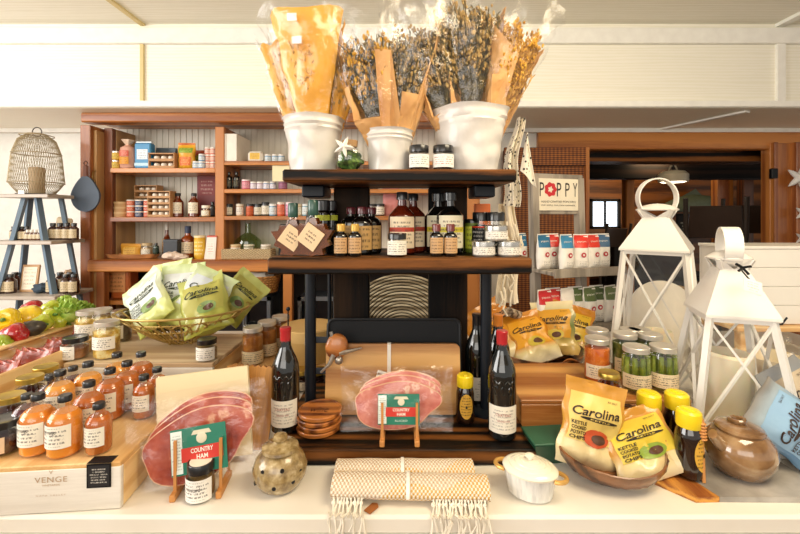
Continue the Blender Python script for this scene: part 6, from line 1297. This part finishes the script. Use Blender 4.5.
d = 1.6; lantern('taller white lantern with upright ring handle, behind the pickle jars', wx(657, d), d, PI/4+.09, .215, .30, wz(252, d-.1), wz(214, d)-.012, wz(178, d), .08, (.17, .055), .0, .013)
d = 1.20; L2 = lantern('white lantern with black ribbon and paper tag, behind the stoneware pot', .999, 1.215, -.32, .165, .262, wz(321, 1.12), wz(268, d)-.0, wz(227, d), .062, (.212, .06), 1.1, .022)
t = thing('ribbon_tag', 'white paper tag tied with black ribbon to the lantern behind the pot', 'tag', (wx(738, 1.12), 1.115, wz(276, 1.12)), rot=(-.3, .3, 0))
part('paper_tag', MB().box((.012, -.028, -.03), (.052, .0016, .036)), P('#f6f4ee'), t); part('tag_print', MB().panel(.044, .03, (.012, -.0292, -.03)), printed('#f6f4ee', '#8a857c', 4, .5), t)
part('ribbon', MB().tube([(0, 0, .03), (-.006, -.015, .01), (.004, -.026, -.012)], .0022, 6).tube([(-.02, -.01, .028), (0, -.008, .024), (.022, -.01, .034)], .004, 6).tube([(-.012, -.01, .01), (0, -.008, .024), (.016, -.012, .008)], .0035, 6), BLACK, t)

# ================================================================ popcorn rack
PX, PY = .66, 1.93
t = thing('popcorn_rack', 'grey painted two-tray popcorn rack with a printed header sign', 'rack', (PX, PY, ZTM), rz=.30)
xr = .27
for s_ in (0, 1): part('upright', MB().bar((s_*xr, .0, 0), (s_*xr, .03, 1.70-ZTM if 1 else 0), .035, .04), GREYW, t)
part('upright', MB().bar((.0, -.2, .0), (.0, -.17, .55), .03, .03), GREYW, t) if 0 else None
part('sign_board', MB().box((.5*xr, .025, .76), (xr+.035, .014, .20), bev=.003), GREYW, t); part('sign_face', MB().box((.5*xr, .0145, .757), (xr-.004, .006, .158), bev=.001), P('#e9dfc8', .5), t)
m = MB(); cx_ = .5*xr; fn = lambda dx, z: (lambda x, y: (cx_+dx+x, .0105, z+y))
for c_, dx in (('P', -.098), ('P', .002), ('P', .052), ('Y', .098)): letter(m, c_, .026, .068, fn(dx, .782), bold=.0)
letter(m, 'HAND-CRAFTED POPCORN', .2, .010, fn(0, .722)); letter(m, 'POP. SIMPLE. POPCORN HAPPINESS.', .2, .007, fn(0, .704)); part('sign_lettering', m, P('#2e2622', .6), t)
m = MB(); vs = []; fs = []; nn = 48
for k in range(nn):
    a = 2*PI*k/nn; ro = .034+.0028*math.cos(7*a); ri = .013+.003*math.cos(5*a); vs += [(cx_-.048+ro*math.cos(a), .0105, .782+ro*math.sin(a)), (cx_-.048+ri*math.cos(a), .0105, .782+ri*math.sin(a))]
for k in range(nn): j = (k+1) % nn; fs.append((2*k, 2*j, 2*j+1, 2*k+1))
part('flower_letter', m.add(vs, fs), P('#c42a30', .5), t)
TZ1, TZ2 = wz(268, 1.9)-ZTM, wz(322, 1.9)-ZTM
for z in (TZ1, TZ2):
    part('tray', MB().box((.5*xr+.03, -.07, z-.012), (xr+.12, .2, .018), bev=.003), GREYW, t); part('tray_lip', MB().box((.5*xr+.03, -.172, z-.008), (xr+.13, .012, .04), bev=.002), GREYW, t)
def pop_b(c):
    def b():
        bm = P('#efeae0', .4); tm = P(c, .35)
        return pouch(.075, .165, .045, bm, 31, [('rect', 'colour_top', tm, {'r': (.02, .98, .62, .97)}), ('disc', 'flower_logo', P('#b8303a', .5), {'c': (.5, .42, .17, .07), 'lv': 'mid'}), ('disc', 'logo_center', bm, {'c': (.5, .42, .07, .03), 'lv': 'top'}), ('rect', 'small_print', printed('#efeae0', '#4a3a34', 4, .6), {'r': (.15, .85, .08, .26)}), ('text', 'top_lettering', bm, {'t': ('popcorn', .5, .78, .6, .05), 'lv': 'mid'})], crumple=.003)()
    return b
import mathutils
def rk(x, y, z): c, s = math.cos(.30), math.sin(.30); return (PX+x*c-y*s, PY+x*s+y*c, ZTM+z)
TOPC = [('#2f6f96', 'blue', 'back'), ('#c8322c', 'red', 'back'), ('#3a86b0', 'blue', 'f'), ('#d8382c', 'red', 'f'), ('#d23a2c', 'red', 'f'), ('#46688a', 'slate blue', 'f')]
for i, (c, nm, row_) in enumerate(TOPC):
    x, y = ((.0, -.05), (.06, -.03), (.07, -.12), (.15, -.12), (.225, -.115), (.295, -.10))[i]
    put('pop'+c, pop_b(c), 'popcorn_bag', 'white popcorn bag with %s top on the upper tray, %s' % (nm, ('at the end by the towel', 'tucked at the back', 'foremost blue one', 'next to the foremost blue one', 'next to the slate blue one', 'at the lantern end')[i]), 'popcorn bag', rk(x, y, TZ1-.002), .28+.12*(-1)**i)
put('pop#2f6f96', None, 'popcorn_bag', 'blue-topped popcorn bag outside the grey upright, next to the silver tins', 'popcorn bag', rk(-.05, .06, TZ1-.002), .5)
for i, (c, nm) in enumerate((('#c0262c', 'red'), ('#c8322c', 'bright red'), ('#e8e0d6', 'white'), ('#5a6a3c', 'green'), ('#5a6a3c', 'green'), ('#50603a', 'dark green'), ('#66764a', 'pale green'))):
    x = -.04+.062*i; put('pop'+c, pop_b(c), 'popcorn_bag', '%s-topped popcorn bag on the lower tray, %s' % (nm, ('at the towel end', 'beside the grey upright', 'between the red and green ones', 'first green one', 'second green one', 'third green one', 'last, at the lantern end')[i]), 'popcorn bag', rk(x, -.11+.02*(i % 2), TZ2-.002), .3+.1*(-1)**i, s=1.05)
# fur-like log edging under the rack
m = MB().tube([(wx(498, 1.9), 1.72, wz(310, 1.75)), (wx(520, 1.8), 1.8, wz(316, 1.8)), (wx(548, 1.9), 1.9, wz(327, 1.9))], .02, 10); solo('birch_branch', 'rough pale birch branch lying behind the far bag bowl', 'branch', m, food('birch_bark', [(.35, '#4a3a2c'), (.5, '#a08c74'), (.7, '#e0d2bc')], 40, .9, 0, 1))

# ================================================================ side table, white crate and dishes past the lanterns
t = thing('side_table', 'plain pine side table standing on the counter behind the lanterns', 'table', (wx(800, 1.62), 1.68, ZTM))
zt_ = wz(327, 1.55)-ZTM
part('table_top', MB().box((0, 0, zt_-.01), (.62, .26, .02), bev=.003), CRATEX, t)
for sx in (-1, 1):
    for sy in (-1, 1): part('leg', MB().box((sx*.27, sy*.1, (zt_-.021)/2), (.035, .035, zt_-.021), bev=.003), CRATEX, t)
t = thing('slatted_white_crate', 'white painted slatted crate on the pine side table', 'crate', (wx(800, 1.62), 1.69, ZTM+zt_+.001))
hh = wz(249, 1.6)-ZTM-zt_
for k in range(4): part('slat', MB().box((0, -.10, hh*(.125+.25*k)), (.55, .012, hh*.246), bev=.002), LW, t)
part('back_board', MB().box((0, .10, hh/2), (.55, .012, hh)), LW, t)
for sx in (-1, 1): part('end_board', MB().box((sx*.269, 0, hh/2), (.012, .19, hh)), LW, t)
part('crate_top', MB().box((0, 0, hh+.006), (.56, .22, .012), bev=.002), LW, t)
m = MB().tube([(0, 0, 0), (-.002, .0, .09), (.012, 0, .14), (.03, 0, .15), (.045, 0, .13), (.05, 0, .02), (.05, -.0, 0.004), (.12, -.0, .004), (.14, -.0, .03)], .0035, 8); solo('wire_hook', 'black bent wire plate hook on the pine side table edge', 'hook', m, BLACKM, (wx(758, 1.53), 1.56, ZTM+zt_+.004))
t = thing('round_platter', 'cream round platter standing upright behind the taller lantern', 'platter', (wx(668, 1.85), 1.88, ZTM), rot=(-.15, 0, 0)); part('platter_body', MB().lathe([(0, .0), (.09, 0), (.13, .012), (.172, .02), (.17, .026), (.13, .018), (.09, .007), (0, .007)], 44, Matrix.Translation((0, 0, .172)) @ Matrix.Rotation(PI/2, 4, 'X')), P('#f0e9da', .3, coat=.4), t)
t = thing('stacked_bowl', 'tan stoneware bowl on the counter behind the ribboned lantern', 'bowl', (wx(742, 1.62), 1.50, ZTM)); part('bowl_body', MB().lathe([(.04, 0), (.05, .01), (.09, .06), (.11, .09), (.106, .09), (.085, .06), (.03, .015), (0, .015)], 36), P('#b08f66', .35, coat=.4), t)
t = thing('stacked_bowl', 'cream bowl resting inside the tan stoneware bowl', 'bowl', (wx(742, 1.62), 1.50, ZTM+.045)); part('bowl_body', MB().lathe([(.03, 0), (.04, .005), (.085, .05), (.1, .085), (.096, .085), (.08, .05), (.02, .012), (0, .012)], 36), P('#e0cfae', .35, coat=.4), t)
n_ = 0
for px, d, tx in ((772, 1.50, 'beside the tan bowl'), (700, 1.78, 'behind the taller lantern post')):
    t = thing('glass_cloche', 'clear glass storage jar with domed top '+tx, 'jar', (wx(px, d), d if d > 1.6 else 1.44, ZTM)); part('glass_body', MB().lathe([(.05, 0.001), (.055, .006), (.055, .15), (.045, .175), (.02, .19), (0, .193)], 30), JARGLASS, t); part('glass_knob', MB().ball((0, 0, .205), .013, 12, 8), JARGLASS, t)
t = thing('basket_stack_tray', 'round rattan tray leaning behind the taller lantern', 'tray', (wx(682, 1.98), 2.02, ZTM), rot=(-.12, 0, 0)); part('tray_body', MB().lathe([(0, 0), (.14, 0), (.15, .03), (.143, .03), (.135, .008), (0, .008)], 40, Matrix.Translation((0, 0, .15)) @ Matrix.Rotation(PI/2, 4, 'X')), wood('rattan', '#9a7a4e', '#cdb083', 'x', 4), t)

# ---- prints, lettering and fittings belong to the part they sit on
SUBS = {'label_lettering': ('green_label', 'label'), 'label_print': ('diamond_label', 'label'), 'label_emblem': ('oval_label',), 'barcode_strip': ('green_label',), 'red_banner': ('green_label',), 'emblem': ('green_label',), 'small_lettering': ('green_label',),
        'sticker_print': ('front_sticker',), 'printed_lettering': ('front_panel',), 'burnt_stamp': ('front_panel',), 'lid_swirl': ('lid',), 'lid_knob': ('lid',), 'lid_ridge': ('cap',), 'sign_lettering': ('sign_face',), 'flower_letter': ('sign_face',),
        'brand_lettering': ('print_panel',), 'kettle_lettering': ('print_panel',), 'product_lettering': ('print_panel',), 'side_lettering': ('print_panel',), 'art_disc': ('print_panel',), 'art_center': ('print_panel',), 'swoosh': ('print_panel',), 'tag_print': ('paper_tag',),
        'top_lettering': ('colour_top',), 'logo_center': ('flower_logo',), 'plaque_print': ('plaque_board',), 'stem_cap': ('pepper_body',), 'tray_lip': ('tray',), 'ribbon_bow': ('ribbon',), 'fat_rim': ('ham_slice',), 'embossed_crest': ('glass_body',)}
def stem_of(o): return o.name.rsplit('.', 1)[0] if o.name[-3:].isdigit() and '.' in o.name else o.name
for root in [o for o in SC.objects if o.type == 'EMPTY' and o.parent is None]:
    kids = list(root.children); by = {}
    for k in kids: by.setdefault(stem_of(k), []).append(k)
    for k in kids:
        for host in SUBS.get(stem_of(k), ()):
            if host in by:
                i = by[stem_of(k)].index(k); k.parent = by[host][min(i, len(by[host])-1)]; break
